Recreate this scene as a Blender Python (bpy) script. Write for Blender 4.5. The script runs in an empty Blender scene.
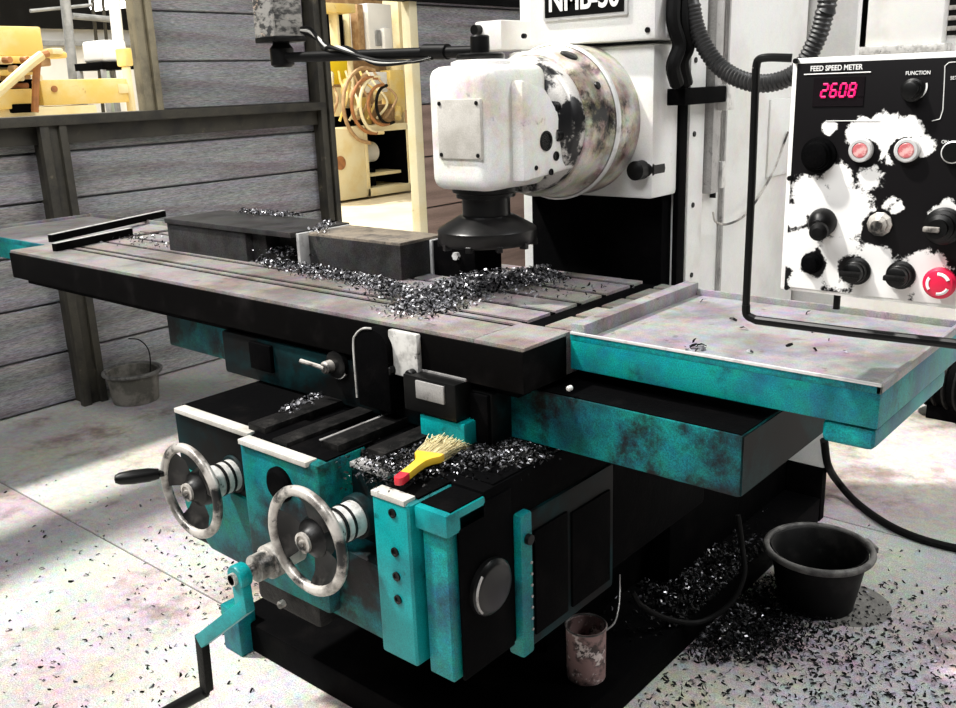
import bpy, bmesh, math, random
from mathutils import Vector, Matrix
random.seed(7)
scene = bpy.context.scene
C = scene.collection
PI = math.pi

# ------------------------------------------------------------------ camera
F, CX, CY = 932.0, 478.0, 354.0
RW = Matrix(((0.76178616, 0.15542045, -0.62890884),
             (0.64689787, -0.23451602, 0.72562069),
             (-0.03471290, -0.95960759, -0.27919222)))
EYE = Vector((0, 0, 1.4))
cam = bpy.data.cameras.new('camera')
cam.sensor_width = 36.0
cam.lens = 36.0 * F / 956.0
cam.clip_start = 0.05
co = bpy.data.objects.new('camera', cam)
C.objects.link(co)
m3 = Matrix([[RW[i][0], -RW[i][1], -RW[i][2]] for i in range(3)])
co.matrix_world = Matrix.Translation(EYE) @ m3.to_4x4()
scene.camera = co

def ray(u, v):
    return RW @ Vector((u - CX, v - CY, F))
def onx(u, v, x):
    d = ray(u, v); return EYE + d * ((x - EYE.x) / d.x)
def ony(u, v, y):
    d = ray(u, v); return EYE + d * ((y - EYE.y) / d.y)
def onz(u, v, z):
    d = ray(u, v); return EYE + d * ((z - EYE.z) / d.z)

# ------------------------------------------------------------------ light
vs = scene.view_settings
vs.view_transform = 'Standard'
vs.look = 'None'
vs.gamma = 1.0
vs.use_curve_mapping = False
vs.exposure = 0.4
world = bpy.data.worlds.new('hall_ambient')
scene.world = world
world.use_nodes = True
bg = world.node_tree.nodes['Background']
bg.inputs[0].default_value = (0.93, 0.96, 1.0, 1)
bg.inputs[1].default_value = 0.045

def area(name, loc, target, sx, sy, power, col=(1, 1, 1)):
    l = bpy.data.lights.new(name, 'AREA')
    l.shape = 'RECTANGLE'; l.size = sx; l.size_y = sy; l.energy = power; l.color = col
    o = bpy.data.objects.new(name, l); C.objects.link(o)
    o.location = loc
    o.rotation_euler = (Vector(target) - Vector(loc)).to_track_quat('-Z', 'Y').to_euler()
    return o
sun = bpy.data.lights.new('skylight_sun', 'SUN')
sun.energy = 4.6; sun.angle = math.radians(3); sun.color = (1.0, 0.97, 0.92)
so = bpy.data.objects.new('skylight_sun', sun); C.objects.link(so)
so.rotation_euler = Vector((0.46, 0.30, -0.87)).to_track_quat('-Z', 'Y').to_euler()
area('hall_fill', (-1.2, -1.4, 4.2), (-1.8, 1.4, 0.8), 3.0, 1.2, 130)  # unseen overhead fill added to brighten the front faces
area('hall_fill', (1.6, 3.2, 4.6), (-1.2, 2.4, 0.8), 1.2, 3.0, 130)  # unseen overhead fill added to brighten the column's right side
area('next_hall_lamp', (-8.0, 5.0, 4.4), (-9.2, 6.0, 0.5), 4.0, 6.0, 330, (1.0, 0.93, 0.78))

# ------------------------------------------------------------------ materials
MATS = {}
def mat(name, c1, c2=None, scale=6, lo=0.4, hi=0.65, rough=0.6, metal=0.0, c3=None, scale3=18, lo3=0.55, hi3=0.68,
        bump=0.0, bscale=60, chroma=0.0, grain=0.0, stretch=None, emit=None, spec=0.5, gscale=420):
    m = bpy.data.materials.new(name); m.use_nodes = True
    nt = m.node_tree; N = nt.nodes; L = nt.links
    b = N['Principled BSDF']
    b.inputs['Roughness'].default_value = rough
    b.inputs['Metallic'].default_value = metal
    b.inputs['Specular IOR Level'].default_value = spec
    tc = N.new('ShaderNodeTexCoord')
    src = tc.outputs['Object']
    if stretch:
        mp = N.new('ShaderNodeMapping'); mp.inputs['Scale'].default_value = stretch
        L.new(src, mp.inputs['Vector']); src = mp.outputs[0]
    def noise(s, d=6, r=0.6):
        n = N.new('ShaderNodeTexNoise'); n.inputs['Scale'].default_value = s
        n.inputs['Detail'].default_value = d; n.inputs['Roughness'].default_value = r
        L.new(src, n.inputs['Vector']); return n
    def ramp(fac, a, z):
        r = N.new('ShaderNodeMapRange'); r.interpolation_type = 'SMOOTHSTEP'
        r.inputs[1].default_value = a; r.inputs[2].default_value = z
        L.new(fac, r.inputs[0]); return r.outputs[0]
    def mix(fac, A, B, mode='MIX'):
        x = N.new('ShaderNodeMix'); x.data_type = 'RGBA'; x.blend_type = mode
        for k, val in ((0, fac), (6, A), (7, B)):
            if isinstance(val, (tuple, list)): x.inputs[k].default_value = (*val, 1)
            elif isinstance(val, (int, float)): x.inputs[k].default_value = val
            else: L.new(val, x.inputs[k])
        return x.outputs[2]
    col = c1
    if c2: col = mix(ramp(noise(scale).outputs[0], lo, hi), col, c2)
    if c3: col = mix(ramp(noise(scale3, 8, 0.7).outputs[0], lo3, hi3), col, c3)
    if chroma:
        cn = noise(scale * 2.3, 3)
        col = mix(chroma, col, cn.outputs['Color'], 'SOFT_LIGHT')
        cn2 = noise(45, 2)
        col = mix(chroma * 0.8, col, cn2.outputs['Color'], 'OVERLAY')
    if grain:
        g = noise(gscale, 2, 0.9)
        gv = N.new('ShaderNodeMapRange'); gv.inputs[1].default_value = 0.3; gv.inputs[2].default_value = 0.7
        gv.inputs[3].default_value = 1 - grain; gv.inputs[4].default_value = 1 + grain
        L.new(g.outputs[0], gv.inputs[0])
        col = mix(1.0, col, gv.outputs[0], 'MULTIPLY')
    if isinstance(col, tuple): b.inputs['Base Color'].default_value = (*col, 1)
    else: L.new(col, b.inputs['Base Color'])
    if bump:
        bn = N.new('ShaderNodeBump'); bn.inputs['Strength'].default_value = bump; bn.inputs['Distance'].default_value = 0.01
        L.new(noise(bscale, 6, 0.7).outputs[0], bn.inputs['Height']); L.new(bn.outputs[0], b.inputs['Normal'])
    if emit:
        b.inputs['Emission Color'].default_value = (*emit[0], 1); b.inputs['Emission Strength'].default_value = emit[1]
    MATS[name] = m
    return m

BLK = (0.006, 0.006, 0.007)
M_teal = mat('teal_paint', (0.002, 0.150, 0.150), (0.003, 0.045, 0.052), 5, 0.40, 0.62, 0.5, c3=BLK, scale3=6, lo3=0.47, hi3=0.63, chroma=0.4, grain=0.55, bump=0.1, spec=0.2)
M_tealc = mat('teal_paint_cleaner', (0.0, 0.205, 0.205), (0.008, 0.085, 0.125), 6, 0.40, 0.68, 0.45, c3=(0.004, 0.022, 0.026), scale3=9, lo3=0.54, hi3=0.72, chroma=0.4, grain=0.5, bump=0.1, spec=0.25)
M_tealb = mat('teal_enamel', (0.0, 0.265, 0.27), (0.0, 0.15, 0.165), 10, 0.42, 0.68, 0.4, c3=(0.003, 0.02, 0.02), scale3=16, lo3=0.58, hi3=0.70, grain=0.3, spec=0.3)
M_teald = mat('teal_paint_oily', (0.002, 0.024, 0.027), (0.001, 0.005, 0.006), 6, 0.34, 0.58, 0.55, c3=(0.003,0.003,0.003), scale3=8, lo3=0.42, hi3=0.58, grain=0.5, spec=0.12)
M_grease_shade = mat('black_grease_and_shade', (0.0016, 0.0016, 0.0018), (0.0045, 0.004, 0.004), 9, 0.5, 0.75, 0.65, grain=0.5, bump=0.15, spec=0.02)  # black for grease, and for shade painted on saddle, slots and bay
M_greased = mat('oily_cast_iron', (0.007, 0.0065, 0.0065), (0.03, 0.028, 0.026), 14, 0.45, 0.75, 0.5, c3=(0.003,0.003,0.003), scale3=20, lo3=0.4, hi3=0.6, grain=0.5, bump=0.25, spec=0.12)
M_iron = mat('table_cast_iron', (0.30, 0.275, 0.27), (0.16, 0.145, 0.135), 5, 0.4, 0.66, 0.42, 0.15, c3=(0.06, 0.055, 0.05), scale3=16, lo3=0.58, hi3=0.72, chroma=0.42, grain=0.5, bump=0.12)
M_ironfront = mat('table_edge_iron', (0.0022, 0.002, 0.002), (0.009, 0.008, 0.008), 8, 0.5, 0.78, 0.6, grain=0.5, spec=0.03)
M_tray = mat('tray_steel', (0.27, 0.25, 0.265), (0.15, 0.14, 0.15), 6, 0.42, 0.66, 0.5, 0.1, c3=(0.08, 0.075, 0.08), scale3=22, lo3=0.58, hi3=0.7, chroma=0.5, grain=0.35, bump=0.1)
M_bright = mat('bright_steel', (0.72, 0.72, 0.71), (0.5, 0.49, 0.48), 30, 0.5, 0.7, 0.35, 0.35)
M_steel = mat('ground_steel', (0.42, 0.41, 0.40), (0.26, 0.25, 0.245), 10, 0.42, 0.66, 0.38, 0.4, c3=(0.09, 0.085, 0.08), scale3=30, lo3=0.56, hi3=0.7, grain=0.25)
M_block = mat('blued_steel_block', (0.042, 0.041, 0.041), (0.020, 0.0195, 0.0195), 12, 0.4, 0.7, 0.5, 0.1, chroma=0.2, grain=0.7, spec=0.15)
M_blocktop = mat('milled_steel_face', (0.33, 0.28, 0.22), (0.17, 0.15, 0.13), 16, 0.4, 0.65, 0.4, 0.3, c3=(0.04, 0.04, 0.04), scale3=24, lo3=0.55, hi3=0.68, grain=0.35)
M_white = mat('cream_machine_paint', (0.80, 0.795, 0.77), (0.68, 0.665, 0.63), 3, 0.45, 0.7, 0.45, c3=(0.30, 0.27, 0.23), scale3=16, lo3=0.66, hi3=0.78, chroma=0.22, grain=0.08)
M_head = mat('stained_head_paint', (0.74, 0.73, 0.70), (0.50, 0.46, 0.40), 6, 0.45, 0.72, 0.4, c3=(0.06, 0.045, 0.035), scale3=13, lo3=0.60, hi3=0.72, chroma=0.4, grain=0.15)
M_ram = mat('worn_ram_paint', (0.66, 0.62, 0.55), (0.24, 0.19, 0.14), 7, 0.42, 0.62, 0.32, 0.1, c3=BLK, scale3=8, lo3=0.53, hi3=0.64, chroma=0.5, grain=0.2)
M_coverpl = mat('grey_cover_plate', (0.52, 0.50, 0.46), (0.40, 0.38, 0.34), 14, 0.4, 0.65, 0.45, grain=0.2)
M_flange = mat('worn_flange_metal', (0.55, 0.53, 0.50), (0.10, 0.085, 0.075), 11, 0.46, 0.62, 0.35, 0.2, c3=BLK, scale3=11, lo3=0.46, hi3=0.54, grain=0.2)
M_black = mat('black_plastic', (0.003, 0.003, 0.003), (0.006, 0.006, 0.006), 30, 0.5, 0.8, 0.4, spec=0.2)
M_rubber = mat('black_rubber', (0.003, 0.003, 0.003), (0.007, 0.007, 0.007), 40, 0.5, 0.8, 0.6, spec=0.12)
M_hose = mat('corrugated_conduit', (0.022, 0.022, 0.022), (0.05, 0.05, 0.05), 40, 0.5, 0.8, 0.45)
M_cutter = mat('cutter_black_oxide', (0.004, 0.004, 0.004), (0.012, 0.011, 0.011), 20, 0.5, 0.75, 0.3, 0.0, spec=0.3)
M_wheel = mat('worn_wheel_rim', (0.52, 0.49, 0.45), (0.16, 0.145, 0.13), 14, 0.42, 0.6, 0.38, 0.3, c3=(0.012, 0.012, 0.012), scale3=16, lo3=0.50, hi3=0.62)
M_wheeld = mat('oily_wheel_web', (0.005, 0.005, 0.005), (0.03, 0.028, 0.026), 22, 0.5, 0.7, 0.4, spec=0.25)
M_dial = mat('graduated_dial', (0.70, 0.69, 0.66), (0.42, 0.41, 0.39), 30, 0.45, 0.65, 0.35, 0.25, c3=(0.04, 0.04, 0.04), scale3=40, lo3=0.6, hi3=0.7)
M_post = mat('dirty_steel_post', (0.045, 0.04, 0.028), (0.015, 0.014, 0.012), 8, 0.4, 0.7, 0.6, c3=(0.16, 0.14, 0.09), scale3=14, lo3=0.6, hi3=0.75, grain=0.5)
M_postp = mat('pale_yellow_post', (0.30, 0.26, 0.17), (0.15, 0.13, 0.09), 8, 0.4, 0.7, 0.6, grain=0.4)
M_board = mat('grey_wall_board', (0.29, 0.28, 0.29), (0.19, 0.185, 0.19), 3.5, 0.4, 0.65, 0.65, c3=(0.10, 0.095, 0.09), scale3=12, lo3=0.6, hi3=0.76, chroma=0.28, grain=0.6, stretch=(1, 0.25, 3.2), bump=0.1, gscale=110)
M_boardd = mat('grey_wall_sheet', (0.16, 0.16, 0.165), (0.10, 0.10, 0.105), 3.5, 0.4, 0.65, 0.65, chroma=0.25, grain=0.6, stretch=(1, 0.25, 3.2), gscale=110)
M_boardr = mat('red_brown_boarding', (0.32, 0.22, 0.18), (0.22, 0.15, 0.12), 5, 0.4, 0.65, 0.7, grain=0.3, stretch=(1, 0.25, 3))
M_yellow = mat('pale_yellow_enamel', (0.80, 0.58, 0.17), (0.80, 0.66, 0.34), 4, 0.4, 0.7, 0.5, c3=(0.35, 0.20, 0.07), scale3=9, lo3=0.62, hi3=0.74, grain=0.2)
M_cream = mat('cream_enamel', (0.82, 0.74, 0.50), (0.78, 0.64, 0.34), 4, 0.4, 0.7, 0.5, c3=(0.40, 0.27, 0.12), scale3=10, lo3=0.64, hi3=0.76, grain=0.15)
M_vivid = mat('bright_yellow_paint', (0.85, 0.62, 0.02), None, rough=0.5)
M_orange = mat('orange_brown_hose', (0.40, 0.17, 0.06), (0.28, 0.12, 0.05), 12, rough=0.6)
M_tan = mat('tan_hose', (0.32, 0.19, 0.09), (0.45, 0.30, 0.16), 12, rough=0.6)
M_farwall = mat('white_far_wall', (0.83, 0.83, 0.83), (0.74, 0.75, 0.76), 1.5, rough=0.8)
M_dark = mat('dark_roof_void', (0.004, 0.004, 0.004), (0.008, 0.008, 0.008), 3, rough=0.8, spec=0.1)
M_pipe = mat('grey_pipe', (0.28, 0.29, 0.31), (0.18, 0.19, 0.2), 8, rough=0.5)
M_floorfar = mat('buff_far_floor', (0.66, 0.58, 0.42), (0.56, 0.48, 0.34), 2, rough=0.7, grain=0.15)
M_bucket = mat('grimy_grey_bucket', (0.20, 0.185, 0.16), (0.09, 0.085, 0.07), 14, 0.4, 0.6, 0.55, grain=0.4)
M_bucketb = mat('black_rubber_bucket', (0.004, 0.004, 0.004), (0.018, 0.017, 0.016), 14, 0.5, 0.72, 0.5, grain=0.4, spec=0.15)
M_rim = mat('dusty_bucket_rim', (0.17, 0.165, 0.155), (0.06, 0.058, 0.055), 18, 0.42, 0.6, 0.55, grain=0.3)
M_rust = mat('rusty_can', (0.32, 0.20, 0.19), (0.05, 0.035, 0.032), 24, 0.45, 0.6, 0.5, c3=(0.75, 0.66, 0.63), scale3=30, lo3=0.54, hi3=0.60)
M_red = mat('red_enamel', (0.62, 0.03, 0.045), None, rough=0.35)
M_estop = mat('emergency_red', (0.70, 0.012, 0.06), (0.6, 0.01, 0.05), 20, rough=0.4)
M_lens = mat('dim_red_lens', (0.52, 0.13, 0.14), (0.72, 0.42, 0.40), 90, 0.45, 0.6, 0.35)
M_yh = mat('yellow_brush_handle', (0.80, 0.50, 0.03), (0.74, 0.46, 0.05), 20, rough=0.4)
M_bristle = mat('pale_bristles', (0.74, 0.66, 0.40), (0.55, 0.46, 0.25), 60, rough=0.8)
M_ptext = mat('white_print', (0.78, 0.78, 0.76), None, rough=0.6)
M_led = mat('red_led_segment', (0.3, 0.0, 0.08), None, rough=0.5, emit=((1.0, 0.005, 0.13), 1.0))
M_ledglass = mat('dark_display_window', (0.008, 0.006, 0.007), None, rough=0.15)
M_plastic = mat('wrinkled_film', (0.30, 0.29, 0.27), (0.05, 0.05, 0.05), 22, 0.44, 0.58, 0.25, c3=(0.55, 0.42, 0.33), scale3=18, lo3=0.58, hi3=0.68, stretch=(1, 1, 2.2))
M_cable = mat('pale_cable', (0.55, 0.54, 0.50), None, rough=0.5)
M_bucketshade = mat('shaded_concrete', (0.20, 0.195, 0.18), (0.15, 0.145, 0.135), 30, rough=0.5, grain=0.4)
M_chipb = mat('bright_swarf', (0.55, 0.55, 0.57), (0.3, 0.3, 0.32), 60, rough=0.3, metal=0.6)
M_chipm = mat('grey_swarf', (0.20, 0.20, 0.22), (0.1, 0.1, 0.11), 60, rough=0.35, metal=0.5)
M_chipd = mat('black_swarf', (0.004, 0.004, 0.004), None, rough=0.5, spec=0.15)
M_bluish = mat('grey_brush_plate', (0.55, 0.55, 0.54), (0.66, 0.66, 0.65), 50, rough=0.4, metal=0.2)
M_green = mat('dull_green_box', (0.35, 0.42, 0.33), None, rough=0.6)

def concrete():
    m = mat('workshop_concrete', (0.49, 0.465, 0.45), (0.36, 0.34, 0.325), 1.3, 0.4, 0.65, 0.75, c3=(0.17, 0.155, 0.14), scale3=3.0, lo3=0.49, hi3=0.68, chroma=0.5, grain=0.6, bump=0.15, bscale=30, gscale=260)
    return m
M_floor = concrete()

def worn_panel(name, blobs):
    """black face plate whose print is rubbed through to white around the most used controls (object space x,z)"""
    m = bpy.data.materials.new(name); m.use_nodes = True
    nt = m.node_tree; N = nt.nodes; L = nt.links; b = N['Principled BSDF']
    b.inputs['Roughness'].default_value = 0.45
    tc = N.new('ShaderNodeTexCoord')
    nz = N.new('ShaderNodeTexNoise'); nz.inputs['Scale'].default_value = 90; nz.inputs['Detail'].default_value = 8; nz.inputs['Roughness'].default_value = 0.75
    L.new(tc.outputs['Object'], nz.inputs['Vector'])
    acc = None
    for (bx, bz, r, s) in blobs:
        mp = N.new('ShaderNodeMapping')
        mp.inputs['Location'].default_value = (-bx / r, 0, -bz / r)
        mp.inputs['Scale'].default_value = (1 / r, 0.0, 1 / r)
        L.new(tc.outputs['Object'], mp.inputs['Vector'])
        ln = N.new('ShaderNodeVectorMath'); ln.operation = 'LENGTH'
        L.new(mp.outputs[0], ln.inputs[0])
        mr = N.new('ShaderNodeMapRange'); mr.inputs[1].default_value = 1.5; mr.inputs[2].default_value = 0.5
        mr.inputs[3].default_value = 0.0; mr.inputs[4].default_value = s
        L.new(ln.outputs['Value'], mr.inputs[0])
        if acc is None: acc = mr.outputs[0]
        else:
            mx = N.new('ShaderNodeMath'); mx.operation = 'ADD' if s < 0 else 'MAXIMUM'
            L.new(acc, mx.inputs[0]); L.new(mr.outputs[0], mx.inputs[1]); acc = mx.outputs[0]
    ad = N.new('ShaderNodeMath'); ad.operation = 'ADD'
    L.new(acc, ad.inputs[0]); L.new(nz.outputs[0], ad.inputs[1])
    st = N.new('ShaderNodeMapRange'); st.inputs[1].default_value = 0.95; st.inputs[2].default_value = 1.05
    L.new(ad.outputs[0], st.inputs[0])
    x = N.new('ShaderNodeMix'); x.data_type = 'RGBA'
    L.new(st.outputs[0], x.inputs[0])
    b.inputs['Specular IOR Level'].default_value = 0.15
    x.inputs[6].default_value = (0.004, 0.0035, 0.004, 1); x.inputs[7].default_value = (0.80, 0.79, 0.77, 1)
    L.new(x.outputs[2], b.inputs['Base Color'])
    return m

# ------------------------------------------------------------------ mesh helpers
class MB:
    def __init__(s): s.bm = bmesh.new(); s.mi = 0
    def _merge(s, t):
        for f in t.faces: f.material_index = s.mi
        me = bpy.data.meshes.new('tmp'); t.to_mesh(me); t.free()
        s.bm.from_mesh(me); bpy.data.meshes.remove(me); return s
    def box(s, x0, x1, y0, y1, z0, z1, bev=0.0, seg=2, M=None):
        t = bmesh.new(); bmesh.ops.create_cube(t, size=1)
        for v in t.verts:
            v.co = Vector((x0 + (v.co.x + .5) * (x1 - x0), y0 + (v.co.y + .5) * (y1 - y0), z0 + (v.co.z + .5) * (z1 - z0)))
        if bev: bmesh.ops.bevel(t, geom=list(t.edges), offset=bev, segments=seg, profile=0.6, affect='EDGES')
        if M: t.transform(M)
        return s._merge(t)
    def lathe(s, prof, origin, axis, n=32, cap=True, a0=0, a1=2 * PI):
        """prof: list of (radius, height along axis)"""
        t = bmesh.new()
        ax = Vector(axis).normalized(); q = ax.to_track_quat('Z', 'Y').to_matrix(); o = Vector(origin)
        full = abs(a1 - a0 - 2 * PI) < 1e-6
        rings = []
        for (r, h) in prof:
            k = n if full else n + 1
            rings.append([t.verts.new(o + q @ Vector((r * math.cos(a0 + (a1 - a0) * i / n), r * math.sin(a0 + (a1 - a0) * i / n), h))) for i in range(k)])
        for a, b in zip(rings, rings[1:]):
            for i in range(n):
                j = (i + 1) % len(a)
                t.faces.new((a[i], a[j], b[j], b[i]))
        if cap and full:
            if prof[0][0] > 1e-5: t.faces.new(list(reversed(rings[0])))
            if prof[-1][0] > 1e-5: t.faces.new(rings[-1])
        bmesh.ops.remove_doubles(t, verts=list(t.verts), dist=1e-6)
        bmesh.ops.recalc_face_normals(t, faces=list(t.faces))
        return s._merge(t)
    def cyl(s, p0, p1, r, r1=None, n=24, bev=0.0):
        p0, p1 = Vector(p0), Vector(p1); L = (p1 - p0).length; r1 = r if r1 is None else r1
        if bev: prof = [(r - bev, 0), (r, bev), (r1, L - bev), (r1 - bev, L)]
        else: prof = [(r, 0), (r1, L)]
        return s.lathe(prof, p0, p1 - p0, n)
    def prism(s, poly, axis, a, b, bev=0.0):
        """poly: 2D list; axis x -> (y,z), y -> (x,z), z -> (x,y)"""
        t = bmesh.new()
        def mk(p, w):
            return {'x': Vector((w, p[0], p[1])), 'y': Vector((p[0], w, p[1])), 'z': Vector((p[0], p[1], w))}[axis]
        A = [t.verts.new(mk(p, a)) for p in poly]; Bv = [t.verts.new(mk(p, b)) for p in poly]
        t.faces.new(A); t.faces.new(list(reversed(Bv)))
        for i in range(len(poly)):
            j = (i + 1) % len(poly); t.faces.new((A[j], A[i], Bv[i], Bv[j]))
        bmesh.ops.recalc_face_normals(t, faces=list(t.faces))
        if bev: bmesh.ops.bevel(t, geom=list(t.edges), offset=bev, segments=2, profile=0.6, affect='EDGES')
        return s._merge(t)
    def tube(s, pts, r, n=8, sub=6, closed=False, rib=None):
        pts = [Vector(p) for p in pts]
        P = []
        if sub > 1 and len(pts) > 2:
            ext = [pts[0] * 2 - pts[1]] + pts + [pts[-1] * 2 - pts[-2]]
            for i in range(1, len(ext) - 2):
                p0, p1, p2, p3 = ext[i - 1:i + 3]
                for k in range(sub):
                    u = k / sub
                    P.append(0.5 * ((2 * p1) + (p2 - p0) * u + (2 * p0 - 5 * p1 + 4 * p2 - p3) * u * u + (3 * p1 - p0 - 3 * p2 + p3) * u ** 3))
            P.append(pts[-1])
        else: P = pts
        if rib:   # resample for corrugation
            tot = sum((b - a).length for a, b in zip(P, P[1:])); cnt = int(tot / rib) * 2
            Q = []; acc = 0; i = 0; seg = (P[1] - P[0]).length
            for k in range(cnt + 1):
                d = tot * k / cnt
                while i < len(P) - 2 and d > acc + seg: acc += seg; i += 1; seg = (P[i + 1] - P[i]).length
                Q.append(P[i].lerp(P[i + 1], min(1, (d - acc) / max(seg, 1e-9))))
            P = Q
        t = bmesh.new(); rings = []
        up = Vector((0, 0, 1)); prev = None
        for i, p in enumerate(P):
            d = (P[min(i + 1, len(P) - 1)] - P[max(i - 1, 0)]).normalized()
            if prev is None:
                a = d.orthogonal().normalized()
            else:
                a = (prev - d * prev.dot(d)).normalized()
            prev = a; b = d.cross(a)
            rr = r * (1.0 if not rib else (1.0 if i % 2 else 0.84))
            rings.append([t.verts.new(p + (a * math.cos(2 * PI * k / n) + b * math.sin(2 * PI * k / n)) * rr) for k in range(n)])
        for a, b in zip(rings, rings[1:]):
            for k in range(n):
                t.faces.new((a[k], a[(k + 1) % n], b[(k + 1) % n], b[k]))
        t.faces.new(list(reversed(rings[0]))); t.faces.new(rings[-1])
        bmesh.ops.recalc_face_normals(t, faces=list(t.faces))
        return s._merge(t)
    def build(s, name, mats, parent=None, smooth=True, angle=35, M=None):
        if M: s.bm.transform(M)
        me = bpy.data.meshes.new(name)
        xs = [v.co for v in s.bm.verts]
        lo = Vector((min(c.x for c in xs), min(c.y for c in xs), min(c.z for c in xs)))
        hi = Vector((max(c.x for c in xs), max(c.y for c in xs), max(c.z for c in xs)))
        c = (lo + hi) / 2
        for v in s.bm.verts: v.co -= c
        s.bm.to_mesh(me); s.bm.free()
        if not isinstance(mats, (list, tuple)): mats = [mats]
        for m in mats: me.materials.append(m)
        if smooth:
            for p in me.polygons: p.use_smooth = True
            me.set_sharp_from_angle(angle=math.radians(angle))
        o = bpy.data.objects.new(name, me); C.objects.link(o)
        put(o, c, parent)
        return o

WLOC = {}
def put(o, wc, parent):
    WLOC[o.name] = Vector(wc)
    if parent is None: o.location = wc
    else:
        o.parent = parent; o.location = Vector(wc) - WLOC[parent.name]
def empty(name, loc):
    o = bpy.data.objects.new(name, None); C.objects.link(o); o.empty_display_size = 0.05
    put(o, Vector(loc), None); return o
def tag(o, label=None, cat=None, group=None, kind=None):
    if label: o['label'] = label
    if cat: o['category'] = cat
    if group: o['group'] = group
    if kind: o['kind'] = kind
    return o
def share(o, wc, parent, name=None):
    """another object with the same mesh data"""
    c = bpy.data.objects.new(name or o.name.split('.')[0], o.data); C.objects.link(c)
    put(c, wc, parent); return c
def bx(name, m, parent, x0, x1, y0, y1, z0, z1, bev=0.003, seg=2):
    return MB().box(x0, x1, y0, y1, z0, z1, bev, seg).build(name, m, parent)
def text(name, s, size, m, parent, origin, right=(1, 0, 0), up=(0, 0, 1), depth=0.0006, bold=0.0, align='CENTER', sx=1.0, shear=0.0):
    cu = bpy.data.curves.new('tmp_text', 'FONT'); cu.body = s; cu.size = size; cu.extrude = depth; cu.offset = bold
    cu.align_x = align; cu.align_y = 'CENTER'; cu.shear = shear
    o = bpy.data.objects.new('tmp_text', cu); C.objects.link(o)
    dg = bpy.context.evaluated_depsgraph_get(); dg.update()
    me = bpy.data.meshes.new_from_object(o.evaluated_get(dg))
    bpy.data.objects.remove(o); bpy.data.curves.remove(cu)
    r = Vector(right).normalized(); u = Vector(up).normalized(); n = r.cross(u)
    MM = Matrix(((r.x * sx, u.x, n.x, 0), (r.y * sx, u.y, n.y, 0), (r.z * sx, u.z, n.z, 0), (0, 0, 0, 1)))
    me.transform(MM); me.materials.clear(); me.materials.append(m)
    ob = bpy.data.objects.new(name, me); C.objects.link(ob); put(ob, Vector(origin), parent); return ob

def chips(name, pts, size, mats, weights, parent=None):
    """little curled strips; pts = world points"""
    V = []; Fc = []; MI = []
    for p in pts:
        p = Vector(p); s = size * random.uniform(0.5, 1.5)
        q = Matrix.Rotation(random.uniform(0, 2 * PI), 3, 'Z') @ Matrix.Rotation(random.uniform(-1.2, 1.2), 3, 'X') @ Matrix.Rotation(random.uniform(-1.2, 1.2), 3, 'Y')
        w = s * random.uniform(0.25, 0.5); k = len(V); c = random.uniform(0.2, 0.9)
        for t_ in (-1, 0, 1):
            for sd in (-1, 1):
                V.append(p + q @ Vector((t_ * s, sd * w * (1 - .3 * abs(t_)), c * s * (1 - t_ * t_) * .8)))
        Fc += [(k, k + 1, k + 3, k + 2), (k + 2, k + 3, k + 5, k + 4)]
        mi = random.choices(range(len(mats)), weights)[0]; MI += [mi, mi]
    me = bpy.data.meshes.new(name)
    c = sum(V, Vector()) / len(V)
    me.from_pydata([tuple(v - c) for v in V], [], Fc); me.update()
    for m in mats: me.materials.append(m)
    me.polygons.foreach_set('material_index', MI)
    o = bpy.data.objects.new(name, me); C.objects.link(o); put(o, c, parent); return o
def heap(n, cx, cy, sx, sy, z, h, rot=0.0):
    out = []
    for _ in range(n):
        a, b = random.gauss(0, 1), random.gauss(0, 1)
        d = math.exp(-(a * a + b * b) / 1.6)
        x, y = a * sx, b * sy
        out.append((cx + x * math.cos(rot) - y * math.sin(rot), cy + x * math.sin(rot) + y * math.cos(rot), z + random.random() * h * d + 0.002))
    return out

# ================================================================== THE SETTING
# floor: cast slabs with recessed joints
fl = bx('floor', mat('joint_dirt', (0.10, 0.09, 0.08), None, rough=0.9), None, -4.75, 4.2, -2.2, 7.4, -0.12, -0.006, 0)
tag(fl, 'pale worn concrete workshop floor cast in slabs', kind='structure')
xs = [-4.75, 0.35, 4.2]; ys = [-2.2, 1.29, 2.82, 7.4]
for i in range(2):
    for j in range(3):
        bx('floor_slab', M_floor, fl, xs[i] + .003, xs[i + 1] - .003, ys[j] + .003, ys[j + 1] - .003, -0.10, 0.0, 0.002, 1)
ff = bx('floor_far', M_floorfar, None, -12.2, -4.751, -2.2, 13.5, -0.12, -0.001, 0)
tag(ff, 'buff coloured floor of the bright hall beyond the partition', kind='structure')

# partition wall at x = -4.25 : posts, girder, boards
WX = -4.25
wl = bx('wall_left', M_boardd, None, WX - 0.06, WX - 0.04, -0.6, 3.60, 0.0, 1.28, 0)
tag(wl, 'grey boarded partition wall with steel posts and a girder', kind='structure')
zs = [0.004, 0.246, 0.484, 0.718, 0.951, 1.165, 1.30]
for k in range(6):
    for (ya, yb) in ((-0.6, 1.96), (2.02, 3.575)):
        bx('wall_board', M_board, wl, WX - 0.04, WX - 0.012 - 0.004 * (k % 2), ya, yb, zs[k] + .005, zs[k + 1] - .005, 0.004, 1)
def post(y, w, z1, name='steel_post', m=M_post, z0=0.0, d=0.12):
    b = MB()
    b.box(WX - 0.03, WX - 0.02 + d, y - w / 2, y + w / 2, z0, z1, 0.003)
    b.box(WX - 0.035 + d, WX + d, y - w / 2 - 0.025, y - w / 2 + 0.014, z0, z1, 0.002)
    b.box(WX - 0.035 + d, WX + d, y + w / 2 - 0.014, y + w / 2 + 0.02, z0, z1, 0.002)
    return b.build(name, m, wl)
post(1.99, 0.075, 1.30)
post(3.585, 0.05, 2.9, d=0.09)
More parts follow.
